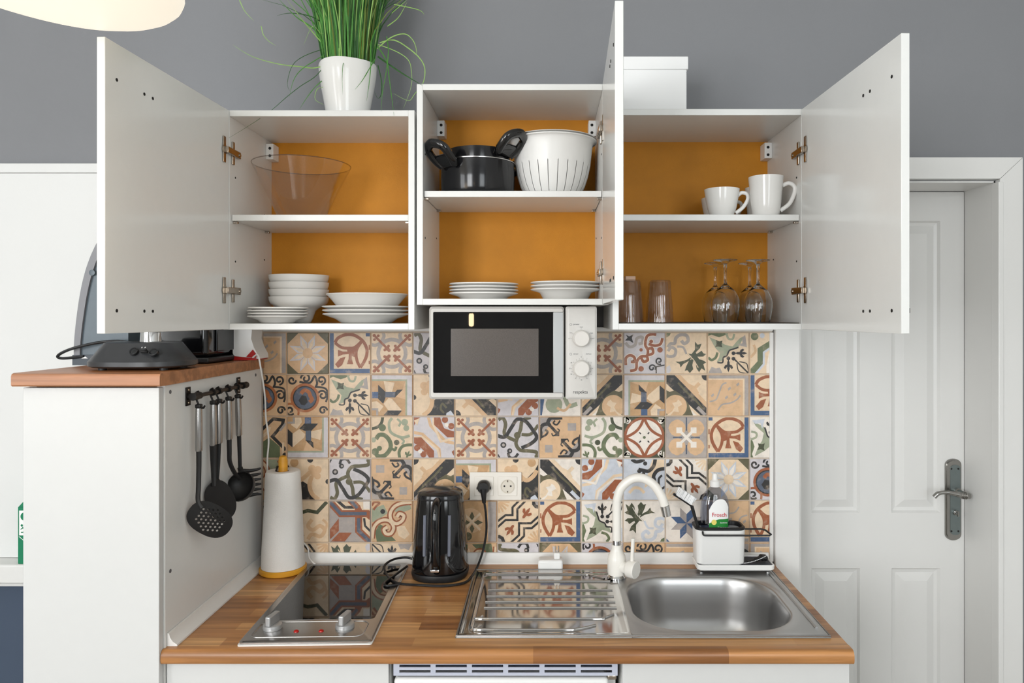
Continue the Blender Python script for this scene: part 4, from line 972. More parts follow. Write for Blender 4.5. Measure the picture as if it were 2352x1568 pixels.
# ================================================================== SOCKET PLATE
c0 = W(1079, 1083, -0.010); c1 = W(1198, 1147, -0.010)
zc = (c0.z+c1.z)/2
st_ = thing('wall_socket', 'white double wall socket with one black plug in it', 'socket', ((c0.x+c1.x)/2, -0.0105, zc))
SOC = mat('socket_white', (238, 232, 222), 0.35); SOCW = mat('socket_well_shade', (222, 214, 200), 0.4)  # well toned darker to stand in for the shade of a recess
g = G(); g.rbox(c0.x, c1.x, -0.017, -0.0108, c1.z, c0.z, 0.002); g.build('frame', SOC, st_)
for i, px in enumerate((1112, 1166)):
    x = (px-PX0)/FPX*2.165; q = 0.0285
    g = G(); g.rbox(x-q, x+q, -0.0195, -0.0172, zc-q, zc+q, 0.0015)
    ins = g.build('insert', SOC, st_)
    g = G(); g.lathe([(0.0205, 0), (0.0205, 0.0012), (0.0185, 0.0012), (0.0175, -0.0012+0.0016), (0, 0.0004)], 32, M=TR(x, -0.0195, zc) @ RX(PI/2)); g.tube([(x+0.0198*math.cos(2*PI*k/32), -0.0205, zc+0.0198*math.sin(2*PI*k/32)) for k in range(32)], 0.0013, 6, closed=True); g.build('well', SOCW, ins)
    for dx, dz, r in ((-0.0095, 0.001, 0.0027), (0.0095, 0.001, 0.0027)): g = G(); g.lathe([(0, 0.0009), (r, 0.0009), (r, 0)], 12, M=TR(x+dx, -0.0195, zc+dz) @ RX(PI/2)); g.build('contact_hole', HOLE, ins)
    for dz in (-0.019, 0.013): g = G(); g.box(x-0.002, x+0.002, -0.0206, -0.0196, zc+dz, zc+dz+0.006); g.build('earth_clip', NICKEL, ins)

# ================================================================== MICROWAVE
MY = -0.285; MS = (2.18+MY)/FPX
def mx(px): return (px-PX0)*MS
def mz(py): return CAMZ-(py-PY0)*MS
mt = thing('microwave', 'silver microwave with black glass door hung under middle cabinet', 'microwave', (mx(1178), -0.15, mz(917)))
g = G(); g.rbox(mx(989), mx(1368), MY+0.026, -0.03, mz(912), mz(704), 0.006, 2); g.build('housing', SILVERPL, mt)
for bx in (1010, 1320): g = G(); g.box(mx(bx), mx(bx+30), -0.03, -0.0126, mz(880), mz(720)); g.build('wall_bracket', LAM, mt)
def frame_ring(g, X0, X1, Z0, Z1, x0, x1, z0, z1, yf, yb, r):
    o = [(p[0], yf+0.006, p[1]) for p in rrect(X0, X1, Z0, Z1, r)]; o2 = [(p[0], yb, p[1]) for p in rrect(X0, X1, Z0, Z1, r)]
    m_ = [(p[0], yf, p[1]) for p in rrect(X0+0.006, X1-0.004, Z0+0.006, Z1-0.006, r*0.6)]
    i = [(p[0], yf, p[1]) for p in rrect(x0, x1, z0, z1, 0.003)]; i2 = [(p[0], yf+0.005, p[1]) for p in rrect(x0, x1, z0, z1, 0.003)]
    loft(g, [o2, o, m_, i, i2], cap=False, capb=False)
g = G(); frame_ring(g, mx(985), mx(1296), mz(917), mz(703.5), mx(994.6), mx(1294.5), mz(902), mz(716), MY, MY+0.026, 0.009); dr = g.build('door', SILVERPL, mt)
g = G(); g.box(mx(994), mx(1270), MY+0.0045, MY+0.010, mz(902.5), mz(715.5)); g.build('door_glass', mat('black_door_glass', (8, 8, 9), 0.015), dr)
MESH = mat('window_mesh', (88, 82, 78), 0.22, noise=(900, 0.25))
g = G(); g.rbox(mx(1035), mx(1237), MY+0.0035, MY+0.0048, mz(863.5), mz(754.5), 0.0006); g.build('window_screen', MESH, dr)
g = G(); g.rbox(mx(1270.5), mx(1294), MY-0.004, MY+0.012, mz(902), mz(716.5), 0.002); g.build('handle_strip', mat('satin_aluminium', (176, 178, 178), 0.4, 0.3), dr)
g = G(); loft(g, [[(p[0], y_, p[1]) for p in rrect(mx(1299)+i, mx(1371)-i, mz(917)+i, mz(703.5)-i, 0.006)] for (y_, i) in ((MY+0.026, 0), (MY+0.004, 0), (MY, 0.005))]); cpn = g.build('control_panel', SILVERPL, mt)
g = G(); g.box(mx(1294.2), mx(1299), MY+0.012, MY+0.0258, mz(912), mz(708)); g.build('door_gap', HOLE, mt)
for py in (777, 846):
    g = G(); Mk = TR(mx(1335), MY, mz(py)) @ RX(PI/2)
    g.lathe([(0.0215, 0), (0.0225, 0.001), (0.021, 0.004), (0.021, 0.016), (0.019, 0.018), (0.0185, 0.0172), (0, 0.0172)], 36, M=Mk); g.build('knob', mat('knob_silver', (214, 210, 204), 0.35), cpn)
yf = MY-0.0002
text('brand_lettering', 'respekta', 0.0125, (mx(1333), yf, mz(900)), INK, cpn, sx=0.9)
text('dial_lettering', 'power', 0.006, (mx(1317), yf, mz(744.5)), GREYINK, cpn, align='LEFT')
text('dial_lettering', 'timer', 0.006, (mx(1317), yf, mz(812.5)), GREYINK, cpn, align='LEFT')
text('dial_lettering', 'defrost', 0.005, (mx(1352), yf, mz(812.5)), GREYINK, cpn)
g = G()
for py in (745, 813): g.tube([(mx(1311)+0.0028*math.cos(a*PI/8), yf, mz(py)+0.0028*math.sin(a*PI/8)) for a in range(16)], 0.0003, 4, closed=True)
for (cpy, lst, r0, r1) in ((777, (-150, -90, -30, 180, 0), 0.0245, 0.0265), (846, [k*20 for k in range(18) if k not in (4,)], 0.0245, 0.0268)):
    for a in lst:
        a = math.radians(a if cpy == 777 else a); c_, s_ = math.cos(a), math.sin(a)
        g.tube([(mx(1335)+r0*c_, yf, mz(cpy)-r0*s_), (mx(1335)+r1*c_, yf, mz(cpy)-r1*s_)], 0.00035, 4)
g.build('dial_marks', GREYINK, cpn)
for a, s in ((-150, 'low'), (-90, 'med'), (-28, 'high'), (0, 'm.h'), (180, 'm.l')):
    a_ = math.radians(a); text('dial_lettering', s, 0.0045, (mx(1335)+0.031*math.cos(a_), yf, mz(777)-0.030*math.sin(a_)), GREYINK, cpn)
for k, s in enumerate(('0', '1', '2', '4', '6', '8', '10', '15', '20', '25', '30')):
    a_ = math.radians(-90+k*30); text('dial_lettering', s, 0.0045, (mx(1335)+0.030*math.cos(a_), yf, mz(846)-0.030*math.sin(a_)), GREYINK, cpn)
for px in (1058, 1322):
    g = G(); g.lathe([(0.024, 0.0), (0.024, -0.003), (0.017, -0.009), (0.010, -0.010), (0, -0.010)], 20, M=TR(mx(px), MY+0.06, mz(912)-0.0005)); g.build('foot', GREYPL, mt)
# ================================================================== CROCKERY
def shell(prof, th):          # thicken an open outer profile (r,z) into a closed wall; prof runs from centre bottom to rim
    inn = []
    n = len(prof)
    for i in range(n):
        a = prof[max(i-1, 0)]; b = prof[min(i+1, n-1)]
        t = Vector((b[0]-a[0], b[1]-a[1]));  t = t.normalized() if t.length > 0 else Vector((1, 0))
        nx, nz = -t.y, t.x
        inn.append((max(0.0, prof[i][0]+nx*th), prof[i][1]+nz*th))
    inn[0] = (0.0, prof[0][1]+th)
    return list(prof)+list(reversed(inn))
def piece(name, prof, m, n=48, mod=None):
    g = G(); g.lathe(prof, n, mod=mod); return g.build(name, m, mesh_only=True, smooth=50)
def put(me, name, loc, label, cat, group=None, rz=0):
    o = bpy.data.objects.new(name, me); COL.objects.link(o); o.location = loc; o.rotation_euler = (0, 0, rz); return tag(o, label, cat, group)
ZL, ZM, ZR = CLZ0+BT, CMZ0+BT, CRZ0+BT
def X(px, y): return (px-PX0)/FPX*(y-CAMY)
# cereal bowls, stacked
BH, BRd = 0.074, 0.083
bowl = piece('cereal_bowl', shell([(0, 0.002), (0.026, 0.002), (0.030, 0), (0.033, 0.002), (0.038, 0.012), (0.046, 0.034), (0.055, 0.042), (0.069, 0.0475), (0.0785, 0.056), (0.0815, 0.064), (BRd, BH)], 0.0035), CERAMIC)
by = -0.1065
for i in range(4):
    put(bowl, 'cereal_bowl', (X(687, by), by, ZL+0.0003+i*0.0205), 'white cereal bowl behind saucers, %s in its stack' % ORD[i], 'bowl', 'stacked cereal bowls', i*0.3)
def plate(r, h, base, name, deep=0.5):
    return piece(name, shell([(0, 0.0015), (base-0.004, 0.0015), (base, 0), (base+0.004, 0.002), (base+(r-base)*0.35, h*deep), (r*0.97, h*0.95), (r, h)], 0.0032), CERAMIC, 56)
sau = plate(0.0775, 0.0175, 0.040, 'saucer', 0.55); sy = -0.234
for i in range(4): put(sau, 'saucer', (X(639, sy)+(0.001 if i % 2 else -0.001), sy, ZL+0.0003+i*0.0074), 'white saucer in front of cereal bowls, %s in its stack' % ORD[i], 'saucer', 'stacked saucers', i)
din = plate(0.118, 0.0235, 0.066, 'dinner_plate', 0.5); dy = -0.165
for i in range(3): put(din, 'dinner_plate', (X(842, dy)-0.001*i, dy, ZL+0.0003+i*0.0102), 'white dinner plate under the wide serving bowl, %s in its stack' % ORD[i], 'plate', 'stacked dinner plates', i)
sb = piece('serving_bowl', shell([(0, 0.002), (0.058, 0.002), (0.062, 0), (0.067, 0.003), (0.085, 0.024), (0.104, 0.047), (0.111, 0.053)], 0.0035), CERAMIC, 56)
put(sb, 'serving_bowl', (X(844, dy), dy, ZL+0.0003+2*0.0102+0.0052), 'wide flared white serving bowl resting on the dinner plates', 'bowl')
sp1 = plate(0.0955, 0.016, 0.058, 'side_plate', 0.55); py_ = -0.175
for i in range(4): put(sp1, 'side_plate', (X(1111, py_)+0.001*(i % 2), py_, ZM+0.0003+i*0.0086), 'flat white plate below the black pot, %s in its stack' % ORD[i], 'plate', 'stacked side plates', i)
sp2 = plate(0.0975, 0.027, 0.058, 'soup_plate', 0.72)
for i in range(3): put(sp2, 'soup_plate', (X(1299, py_), py_, ZM+0.0003+i*0.0094), 'deep white soup plate below the colander, %s in its stack' % ORD[i], 'plate', 'stacked soup plates', i)
# clear bowl
gb = piece('glass_bowl', shell([(0, 0.0), (0.055, 0.0), (0.062, 0.003), (0.085, 0.055), (0.114, 0.116), (0.132, 0.154)], 0.002), ACRYL, 64)
put(gb, 'glass_bowl', (-0.678, -0.170, SHL+0.0004), 'large clear glass salad bowl on the upper left shelf', 'bowl')
gbo = bpy.data.objects['glass_bowl']
g = G(); g.tube([(0.131*math.cos(2*PI*k/64), 0.131*math.sin(2*PI*k/64), 0.1545) for k in range(64)], 0.0013, 6, closed=True); g.build('rim', RIMG, gbo)

# pots
BLKPOT = mat('black_pot', (24, 24, 26), 0.15, noise=(40, 0.05))
def ear(g, M, up):
    pts = [(0.0, -0.026, 0), (0.02, -0.034, up*0.35), (0.044, -0.031, up*0.85), (0.056, 0, up*1.08), (0.044, 0.031, up*0.85), (0.02, 0.034, up*0.35), (0.0, 0.026, 0)]
    g.tube(crv(pts, 6), 0.0125, 12, M=M, flat=0.8)
    g.rbox(-0.004, 0.036, -0.029, 0.029, -0.006, 0.006, 0.005, 3, M=M @ RY(-math.atan2(up, 0.05)))
    g.lathe([(0, 0.007), (0.006, 0.007), (0.007, 0.004)], 12, M=M @ RY(-math.atan2(up, 0.05)) @ TR(0.016, 0, 0.001))
py2 = -0.182; pxx = X(1098, py2); zp = SHM+0.0004
pt = thing('cooking_pot', 'black enamel cooking pot beside the white colander', 'pot', (pxx, py2, zp))
R1 = 0.101
g = G(); g.lathe(shell([(0, 0.0), (0.088, 0.0), (0.096, 0.004), (0.1, 0.016), (R1, 0.05), (R1-0.001, 0.092)], 0.003), 56, M=TR(pxx, py2, zp)); g.build('body', BLKPOT, pt)
g = G(); g.lathe([(R1-0.004, 0.0915), (R1+0.001, 0.0915), (R1+0.0012, 0.0935), (R1-0.004, 0.0938)], 56, M=TR(pxx, py2, zp), closed=True); g.build('rim', STEEL, pt)
for a, s in ((PI+0.80, 1), (0.75, 1)):
    g = G(); M = TR(pxx, py2, zp+0.074) @ RZ(a) @ TR(R1+0.001, 0, 0); ear(g, M, 0.046); g.build('handle', BLACKG, pt)
zp2 = zp+0.0035+0.026; px2 = pxx+0.002
p2 = thing('cooking_pot', 'smaller black pot nested inside the larger cooking pot', 'pot', (px2, py2, zp2))
g = G(); g.lathe(shell([(0, 0.0), (0.074, 0.0), (0.082, 0.005), (0.086, 0.02), (0.086, 0.096)], 0.003), 48, M=TR(px2, py2, zp2)); g.build('body', BLKPOT, p2)
for a in (-0.62, PI-0.25):
    g = G(); M = TR(px2, py2, zp2+0.078) @ RZ(a) @ TR(0.087, 0, 0); ear(g, M, 0.046 if a < 0 else 0.005)
    if a < 0: g.build('handle', BLACKG, p2)
# colander over a bowl: real slits
cy = -0.1515; cx = X(1277, cy)-0.0095; zc0 = SHM+0.0004
t = thing('colander', 'large white slotted plastic colander next to black pot', 'colander', (cx, cy, zc0))
prof = [(0.0, 0.004), (0.062, 0.004), (0.066, 0.0), (0.070, 0.003), (0.078, 0.012), (0.090, 0.034), (0.099, 0.062), (0.1055, 0.092), (0.1095, 0.130), (0.112, 0.150), (0.116, 0.157), (0.1235, 0.160), (0.124, 0.157)]
n = 360; vs = []; fs = []
for (r, z) in prof:
    for k in range(n): a = 2*PI*k/n; vs.append((cx+r*math.cos(a), cy+r*math.sin(a), zc0+z))
for i in range(len(prof)-1):
    for k in range(n):
        if 4 <= i <= 6 and k % 15 == 7: continue
        k2 = (k+1) % n; fs.append((i*n+k, i*n+k2, (i+1)*n+k2, (i+1)*n+k))
g = G(); g.add(vs, fs); o = g.build('basket', WHITEPL, t, smooth=50)
prof = [(0.0, 0.02), (0.06, 0.02), (0.085, 0.045), (0.100, 0.10), (0.106, 0.154), (0.113, 0.1635), (0.122, 0.166), (0.1235, 0.164)]
g = G(); g.lathe(prof[:-1]+[(0.1235, 0.164)]+[(0.121, 0.1645), (0.112, 0.162), (0.104, 0.153), (0.098, 0.10), (0.083, 0.047), (0.0, 0.022)], 56, M=TR(cx, cy, zc0)); g.build('inner_bowl', WHITEPL, t)
g = G(); g.rbox(-0.13-0.012, -0.118, -0.02, 0.02, 0.158, 0.1625, 0.002, M=TR(cx, cy, zc0) @ RZ(0.35)); g.build('grip_tab', WHITEPL, t)

# mugs and cups
def mug(name, prof, hp, hr, loc, label, rz):
    t = thing(name, label, 'cup', loc, None, rz)
    g = G(); g.lathe(shell(prof, 0.0032), 44); g.build('body', CERAMIC, t, local=True)
    g = G(); g.tube(crv(hp, 7), hr, 12, flat=1.3); g.build('handle', CERAMIC, t, local=True)
CUP = [(0, 0.002), (0.024, 0.002), (0.027, 0), (0.031, 0.004), (0.038, 0.025), (0.043, 0.05), (0.0465, 0.075)]
CUPH = [(0.041, 0, 0.058), (0.052, 0, 0.066), (0.066, 0, 0.062), (0.068, 0, 0.048), (0.055, 0, 0.026), (0.036, 0, 0.012)]
MUG = [(0, 0.002), (0.029, 0.002), (0.032, 0), (0.035, 0.005), (0.0385, 0.03), (0.042, 0.07), (0.045, 0.103)]
MUGH = [(0.042, 0, 0.080), (0.058, 0, 0.086), (0.072, 0, 0.078), (0.073, 0, 0.06), (0.06, 0, 0.032), (0.037, 0, 0.014)]
zr = SHR+0.0004
mug('coffee_cup', CUP, CUPH, 0.0038, (X(1658, -0.235), -0.235, zr), 'low white coffee cup in front, handle to the right, on upper shelf', -0.1)
mug('coffee_cup', CUP, CUPH, 0.0038, (X(1648, -0.085), -0.085, zr), 'low white coffee cup half hidden behind the front coffee cup', -0.05)
mug('mug', MUG, MUGH, 0.0042, (X(1759, -0.262), -0.262, zr), 'tall white mug in front with big handle near cabinet door', -0.15)
mug('mug', MUG, MUGH, 0.0042, (X(1748, -0.10), -0.100, zr), 'tall white mug hidden behind the front mug', 1.2)

# glasses
g = G(); g.rbox(CR0+BT+0.003, CR1-BT-0.003, FY+0.008, BY-0.004, ZR+0.0002, ZR+0.0022, 0.0008, 1); o = g.build('shelf_liner', mat('liner_rubber', (70, 62, 56), 0.8)); tag(o, 'thin dark liner mat under the drinking glasses', 'mat')
zg = ZR+0.0025
wg = piece('wine_glass', list(reversed([(0.0, 0.168), (0.030, 0.1695), (0.0325, 0.1685), (0.031, 0.1665), (0.012, 0.163), (0.0045, 0.156), (0.0036, 0.12), (0.0042, 0.105), (0.012, 0.097), (0.028, 0.083), (0.0375, 0.062), (0.0385, 0.042), (0.035, 0.018), (0.031, 0.0),
          (0.0295, 0.0), (0.0335, 0.018), (0.037, 0.042), (0.036, 0.061), (0.027, 0.0815), (0.012, 0.094), (0.0, 0.097)])), GLASS, 44)
for px, y, lb in ((1666, -0.225, 'upturned wine glass at the front, left of the pair near the tumblers'), (1741, -0.215, 'upturned wine glass at the front, nearest the right cabinet wall'),
                  (1643, -0.105, 'upturned wine glass at the back, left one'), (1722, -0.100, 'upturned wine glass at the back, right one')):
    put(wg, 'wine_glass', (X(px, y), y, zg), lb, 'glass', 'upturned wine glasses')
def flute(a, z): return 1+0.022*math.cos(14*a)*(1 if z > 0.012 else 0)
tp = [(0.0, 0.114), (0.025, 0.114), (0.0275, 0.111), (0.030, 0.07), (0.0335, 0.03), (0.0355, 0.0), (0.0335, 0.0)]
tb = piece('tumbler', tp, SMOKE, 84, flute)
for px, y, lb in ((1517, -0.215, 'upturned fluted smoky tumbler in front, right of its neighbours'), (1512, -0.12, 'upturned fluted smoky tumbler standing behind another tumbler'), (1447, -0.23, 'upturned fluted smoky tumbler half hidden by the middle cabinet door'), (1450, -0.14, 'upturned fluted smoky tumbler at the back with pale block on it')):
    put(tb, 'tumbler', (X(px, y), y, zg), lb, 'glass', 'upturned tumblers')
g = G(); xb = X(1447, -0.14); g.rbox(xb-0.014, xb+0.014, -0.155, -0.125, zg+0.1145, zg+0.129, 0.002); o = g.build('pale_block', mat('pale_pink', (236, 196, 168), 0.5)); tag(o, 'small pale pink block on a tumbler beside middle cabinet door', 'block')

# ================================================================== ON TOP OF THE CABINETS
bx0, bx1 = 0.190, X(1577, -0.21); zt = CRZ1+0.0003
t = thing('storage_box', 'white lidded storage box on top of the right wall cabinet', 'box', ((bx0+bx1)/2, -0.12, zt))
BOXW = mat('white_card', (240, 240, 239), 0.55)
g = G(); g.rbox(bx0, bx1, -0.21, -0.035, zt, zt+0.148, 0.0015); g.build('body', BOXW, t)
g = G(); g.rbox(bx0-0.003, bx1+0.004, -0.2145, -0.031, zt+0.135, zt+0.170, 0.002); g.build('lid', BOXW, t)

ppx, ppy, ppz = X(799, -0.19), -0.190, CLZ1+0.0003
t = thing('potted_grass', 'white pot of long green artificial grass on left wall cabinet', 'potted plant', (ppx, ppy, ppz))
def sq(r, z, n=48, p=2.35): return oval(r, r, z, n, p)
Mp = TR(ppx, ppy, ppz) @ RZ(0.5)
g = G(); loft(g, [sq(.050, 0), sq(.054, .003), sq(.060, .04), sq(.068, .085), sq(.0745, .125), sq(.0765, .150), sq(.0755, .154), sq(.0735, .152), sq(.071, .125), sq(.066, .11)], cap=True, M=Mp); g.build('pot', POTW, t)
GR = [mat('grass_green', (78, 140, 58), 0.45, noise=(60, 0.2)), mat('grass_light', (150, 190, 104), 0.45, noise=(60, 0.15)), mat('grass_dark', (46, 92, 40), 0.5, noise=(60, 0.2)), mat('grass_olive', (104, 122, 44), 0.5, noise=(60, 0.2))]
def blade(g, pts, w, mi):
    P = [Vector(p) for p in pts]; n = len(P); vs = []; fs = []
    for i in range(n):
        t_ = (P[min(i+1, n-1)]-P[max(i-1, 0)]).normalized(); s = t_.cross(Vector((random.uniform(-.25, .25), 1, 0.05)))
        s = s.normalized() if s.length > 1e-4 else Vector((1, 0, 0))
        k = w*(1-(i/(n-1))**2.2*0.92)/2; nn = t_.cross(s)*k*0.5
        vs += [P[i]-s*k, P[i]+nn, P[i]+s*k]
    for i in range(n-1): fs += [(3*i, 3*i+1, 3*i+4, 3*i+3), (3*i+1, 3*i+2, 3*i+5, 3*i+4)]
    g.add(vs, fs, mi)
g = G(); rnd = random.Random(5)
for i in range(620):
    a = rnd.uniform(0, 2*PI); r = 0.064*math.sqrt(rnd.random()); L = rnd.uniform(0.28, 0.50)
    bx, by_ = ppx+r*math.cos(a), ppy+r*math.sin(a); lean = (0.03+0.16*r/0.062)*rnd.uniform(0.2, 1.0); da = a+rnd.uniform(-.5, .5)
    bend = rnd.uniform(0, 0.06) if rnd.random() < 0.88 else rnd.uniform(0.1, 0.28)
    pts = []
    for k in range(8):
        q = k/7; d = lean*L*q+bend*q*q*q; pts.append((bx+d*math.cos(da), by_+min(d*math.sin(da), 0.12), ppz+0.118+L*q*(1-0.25*bend*q)))
    blade(g, pts, rnd.uniform(0.0026, 0.0048), rnd.choice((0, 0, 0, 1, 2, 2, 3)))
o = g.build('grass_tuft', GR, t, smooth=0); o['kind'] = 'stuff'
DR = [([(748, 150), (720, 156), (690, 153), (640, 147), (580, 130), (535, 103)], 1, .0032), ([(752, 122), (725, 138), (692, 160), (674, 185), (665, 222)], 0, .003), ([(752, 120), (722, 68), (682, 40), (640, -2)], 0, .0042), ([(756, 118), (715, 70), (690, 40), (660, 0)], 1, .003),
      ([(866, 112), (898, 86), (930, 78), (950, 95), (957, 121), (948, 124)], 1, .003), ([(872, 98), (905, 92), (940, 112), (966, 136), (976, 160), (971, 192), (952, 216), (938, 231), (903, 214)], 1, .003), ([(866, 105), (888, 140), (894, 180), (900, 226), (905, 266)], 0, .003),
      ([(868, 130), (920, 166), (970, 196)], 2, .0045), ([(888, 84), (892, 115), (888, 160), (878, 215), (876, 256)], 0, .0028), ([(862, 68), (852, 100), (852, 145), (848, 190), (842, 232)], 0, .0035), ([(812, 135), (796, 130), (788, 148), (786, 180), (787, 217)], 0, .002),
      ([(760, 128), (728, 172), (690, 198), (658, 223), (616, 259), (560, 296), (513, 324)], 2, .002), ([(740, 185), (722, 202), (705, 224), (688, 250)], 0, .003), ([(868, 150), (876, 185), (876, 215), (868, 226), (860, 210)], 2, .003), ([(868, 102), (910, 118), (938, 138), (945, 165), (944, 200), (926, 250)], 1, .0022),
      ([(750, 70), (738, 78), (718, 60), (697, 104)], 1, .0022), ([(742, 200), (728, 205), (724, 228), (745, 241)], 1, .0022), ([(600, 60), (605, 80), (618, 95), (634, 105)], 1, .002), ([(550, 0), (562, 25), (583, 48)], 1, .002), ([(752, 60), (715, 38), (668, 30), (636, 36)], 2, .0028), ([(900, 30), (935, 0)], 1, .003), ([(905, 10), (960, 22), (975, 34)], 1, .0026), ([(890, 60), (915, 40), (935, 5)], 1, .003),
      ([(862, 135), (850, 155), (832, 185), (815, 206)], 0, .003), ([(750, 110), (700, 128), (672, 150), (660, 190), (666, 210)], 2, .002)]
for pts, mi, w in DR:
    n = len(pts); P = [W(px, py, -0.225-0.09*(i/(n-1)))[:] for i, (px, py) in enumerate(pts)]
    if pts[0][0] in (600, 550): P = [W(px, py, -0.26)[:] for px, py in pts]
    g = G(); blade(g, crv(P, 5), w, 0); g.build('grass_blade', GR[mi], t, smooth=0)

# ================================================================== PENDANT LAMP
lc = W(62, -94, -1.0)
t = thing('pendant_lamp', 'glowing cream pendant lamp shade at top left corner', 'lamp', lc[:])
OPAL = mat('lit_opal_glass', (150, 144, 132), 0.45, emit=0.86, emitc=(255, 246, 228))
lp = bpy.data.lights.new('pendant_light', 'POINT'); lp.energy = 2.2; lp.color = (1.0, 0.78, 0.55); lp.shadow_soft_size = 0.12
lo = bpy.data.objects.new('pendant_light', lp); COL.objects.link(lo); lo.location = (lc.x+0.1, lc.y-0.1, lc.z-0.42)
Ml = TR(*lc) @ RY(math.radians(7))
pf = [(0, -0.064)]
for k in range(1, 16):
    a = -PI/2+PI*k/16; pf.append((0.232*math.cos(a)**0.8, 0.064*math.sin(a)*(1 if a < 0 else 1.5)))
pf.append((0, 0.096))
g = G(); g.lathe(pf, 64, M=Ml); g.build('shade', OPAL, t)
g = G(); g.lathe([(0.03, 0.09), (0.028, 0.12), (0.01, 0.14), (0, 0.14)], 24, M=Ml); g.build('cap', NICKEL, t)
g = G(); g.tube([(lc.x+0.015, lc.y, lc.z+0.12), (lc.x+0.01, lc.y, 3.06)], 0.004, 8); g.lathe([(0.05, 0.07), (0.05, 0.095), (0, 0.095)], 24, M=TR(lc.x+0.01, lc.y, 3.0)); g.build('cord', BLACKP, t)
# ================================================================== UTENSIL RAIL on the tall cabinet side
RZc = 1.4335; RXc = PANX+0.018
t = thing('utensil_rail', 'black metal utensil rail screwed to side of tall cabinet', 'rail', (PANX, -0.33, RZc))
RAILM = mat('rail_black', (34, 32, 31), 0.4, 0.5)
g = G(); g.tube([(RXc, -0.485, RZc), (RXc, -0.178, RZc)], 0.005, 12); g.build('bar', DARKMETAL, t)
for y in (-0.475, -0.196):
    g = G(); g.rbox(PANX+0.0004, PANX+0.003, y-0.011, y+0.011, RZc-0.022, RZc+0.022, 0.001); g.lathe([(0.008, 0), (0.008, 0.022)], 14, M=TR(PANX+0.003, y, RZc) @ RY(PI/2)); g.tube([(RXc, y-0.012, RZc), (RXc, y+0.012, RZc)], 0.009, 14)
    m_ = g.build('mount', RAILM, t)
    for dz in (-0.015, 0.015): g = G(); g.lathe([(0.003, 0), (0.0025, 0.0014), (0, 0.0016)], 10, M=TR(PANX+0.003, y, RZc+dz) @ RY(PI/2)); g.build('screw', NICKEL, m_)
UTX = PANX+0.034
NYL = mat('black_nylon', (30, 29, 29), 0.5, noise=(60, 0.08))
HST = mat('steel_handle', (168, 166, 164), 0.22, 1.0)
def utensil(name, label, y, tilt, neck, head, hz0=0.030, ln=0.106):
    # local frame: origin at the hook on the rail, x away from the panel, y along the panel, z up
    t = thing(name, label, 'utensil', (RXc, y, RZc), 'utensils hanging from the rail')
    T = RX(tilt)
    g = G(); g.tube(crv([(0.0, 0, 0.010), (-0.007, 0, 0.006), (-0.0075, 0, -0.003), (-0.004, 0, -0.014), (0.002, 0, -0.026), (0.010, 0, -0.030), (0.014, 0, -0.024)], 5), 0.0024, 8)
    g.tube([(0, -0.005, 0.0), (0, 0.005, 0.0)], 0.0085, 12); g.build('hook', RAILM, t, local=True)
    zt = -hz0+0.004
    g = G(); g.rbox(-0.007, 0.007, -0.0075, 0.0075, zt-0.004, zt+0.006, 0.003, M=T); g.build('end_cap', NYL, t, local=True)
    g = G(); loft(g, [[(0.000+q[0], q[1], z) for q in oval2] for (z, oval2) in ((zt-ln, UO(0.0072, 0.0088)), (zt-ln+0.003, UO(0.0078, 0.0095)), (zt-0.03, UO(0.0078, 0.0092)), (zt-0.004, UO(0.0072, 0.0082)))], M=T); g.build('handle', HST, t, local=True)
    zb = zt-ln
    g = G(); neck(g, zb, T); head(g, zb, T); g.build('head', NYL, t, local=True)
    return t
def UO(a, b, n=16): return [(a*math.cos(2*PI*k/n), b*math.sin(2*PI*k/n)) for k in range(n)]
def nk(pts, rs):
    def f(g, zb, T):
        P = crv([(x, y, zb+z) for x, y, z in pts], 5); n = len(P)
        R = [rs[0]+(rs[1]-rs[0])*i/(n-1) for i in range(n)]
        g.tube(P, R, 10, M=T, flat=0.7)
    return f
def paddle(off, rot, w, h, holes):
    # rounded paddle plate; holes are real openings
    def f(g, zb, T):
        M = T @ TR(off[0], off[1], zb+off[2]) @ rot
        N = 30; cell = 2*max(w, h)/N; vs = {}; fs = []; V = []
        def ins(a, b): return abs(a/w)**2.4+abs(b/h)**2.4 <= 1
        def hole(a, b):
            for (p, q, r) in holes:
                if (a-p)**2+((b-q)*0.8)**2 < r*r: return True
            return False
        rings = []
        bm = bmesh.new()
        out = [bm.verts.new((w*math.copysign(abs(math.cos(t_))**(2/2.4), math.cos(t_)), 0, h*math.copysign(abs(math.sin(t_))**(2/2.4), math.sin(t_)))) for t_ in [2*PI*k/40 for k in range(40)]]
        edges = [bm.edges.new((out[k], out[(k+1) % 40])) for k in range(40)]
        for (p, q, r) in holes:
            hv = [bm.verts.new((p+r*math.cos(2*PI*k/8), 0, q+r*1.35*math.sin(2*PI*k/8))) for k in range(8)]
            edges += [bm.edges.new((hv[k], hv[(k+1) % 8])) for k in range(8)]
        bmesh.ops.triangle_fill(bm, use_beauty=True, use_dissolve=False, edges=edges)
        r = bmesh.ops.solidify(bm, geom=bm.faces[:], thickness=0.0022)
        for v in bm.verts: v.co.y += 0.10*(v.co.x**2)/w*0.9+0.06*(v.co.z**2)/h
        bm.verts.index_update()
        g.add([v.co[:] for v in bm.verts], [tuple(v.index for v in f_.verts) for f_ in bm.faces], 0, M); bm.free()
    return f
holes = []
for i in range(-3, 4):
    for j in range(-3, 4):
        x, z = i*0.0088+(0.004 if j % 2 else 0), j*0.0105
        if (x/0.033)**2+(z/0.042)**2 < 0.85: holes.append((x, z, 0.0026))
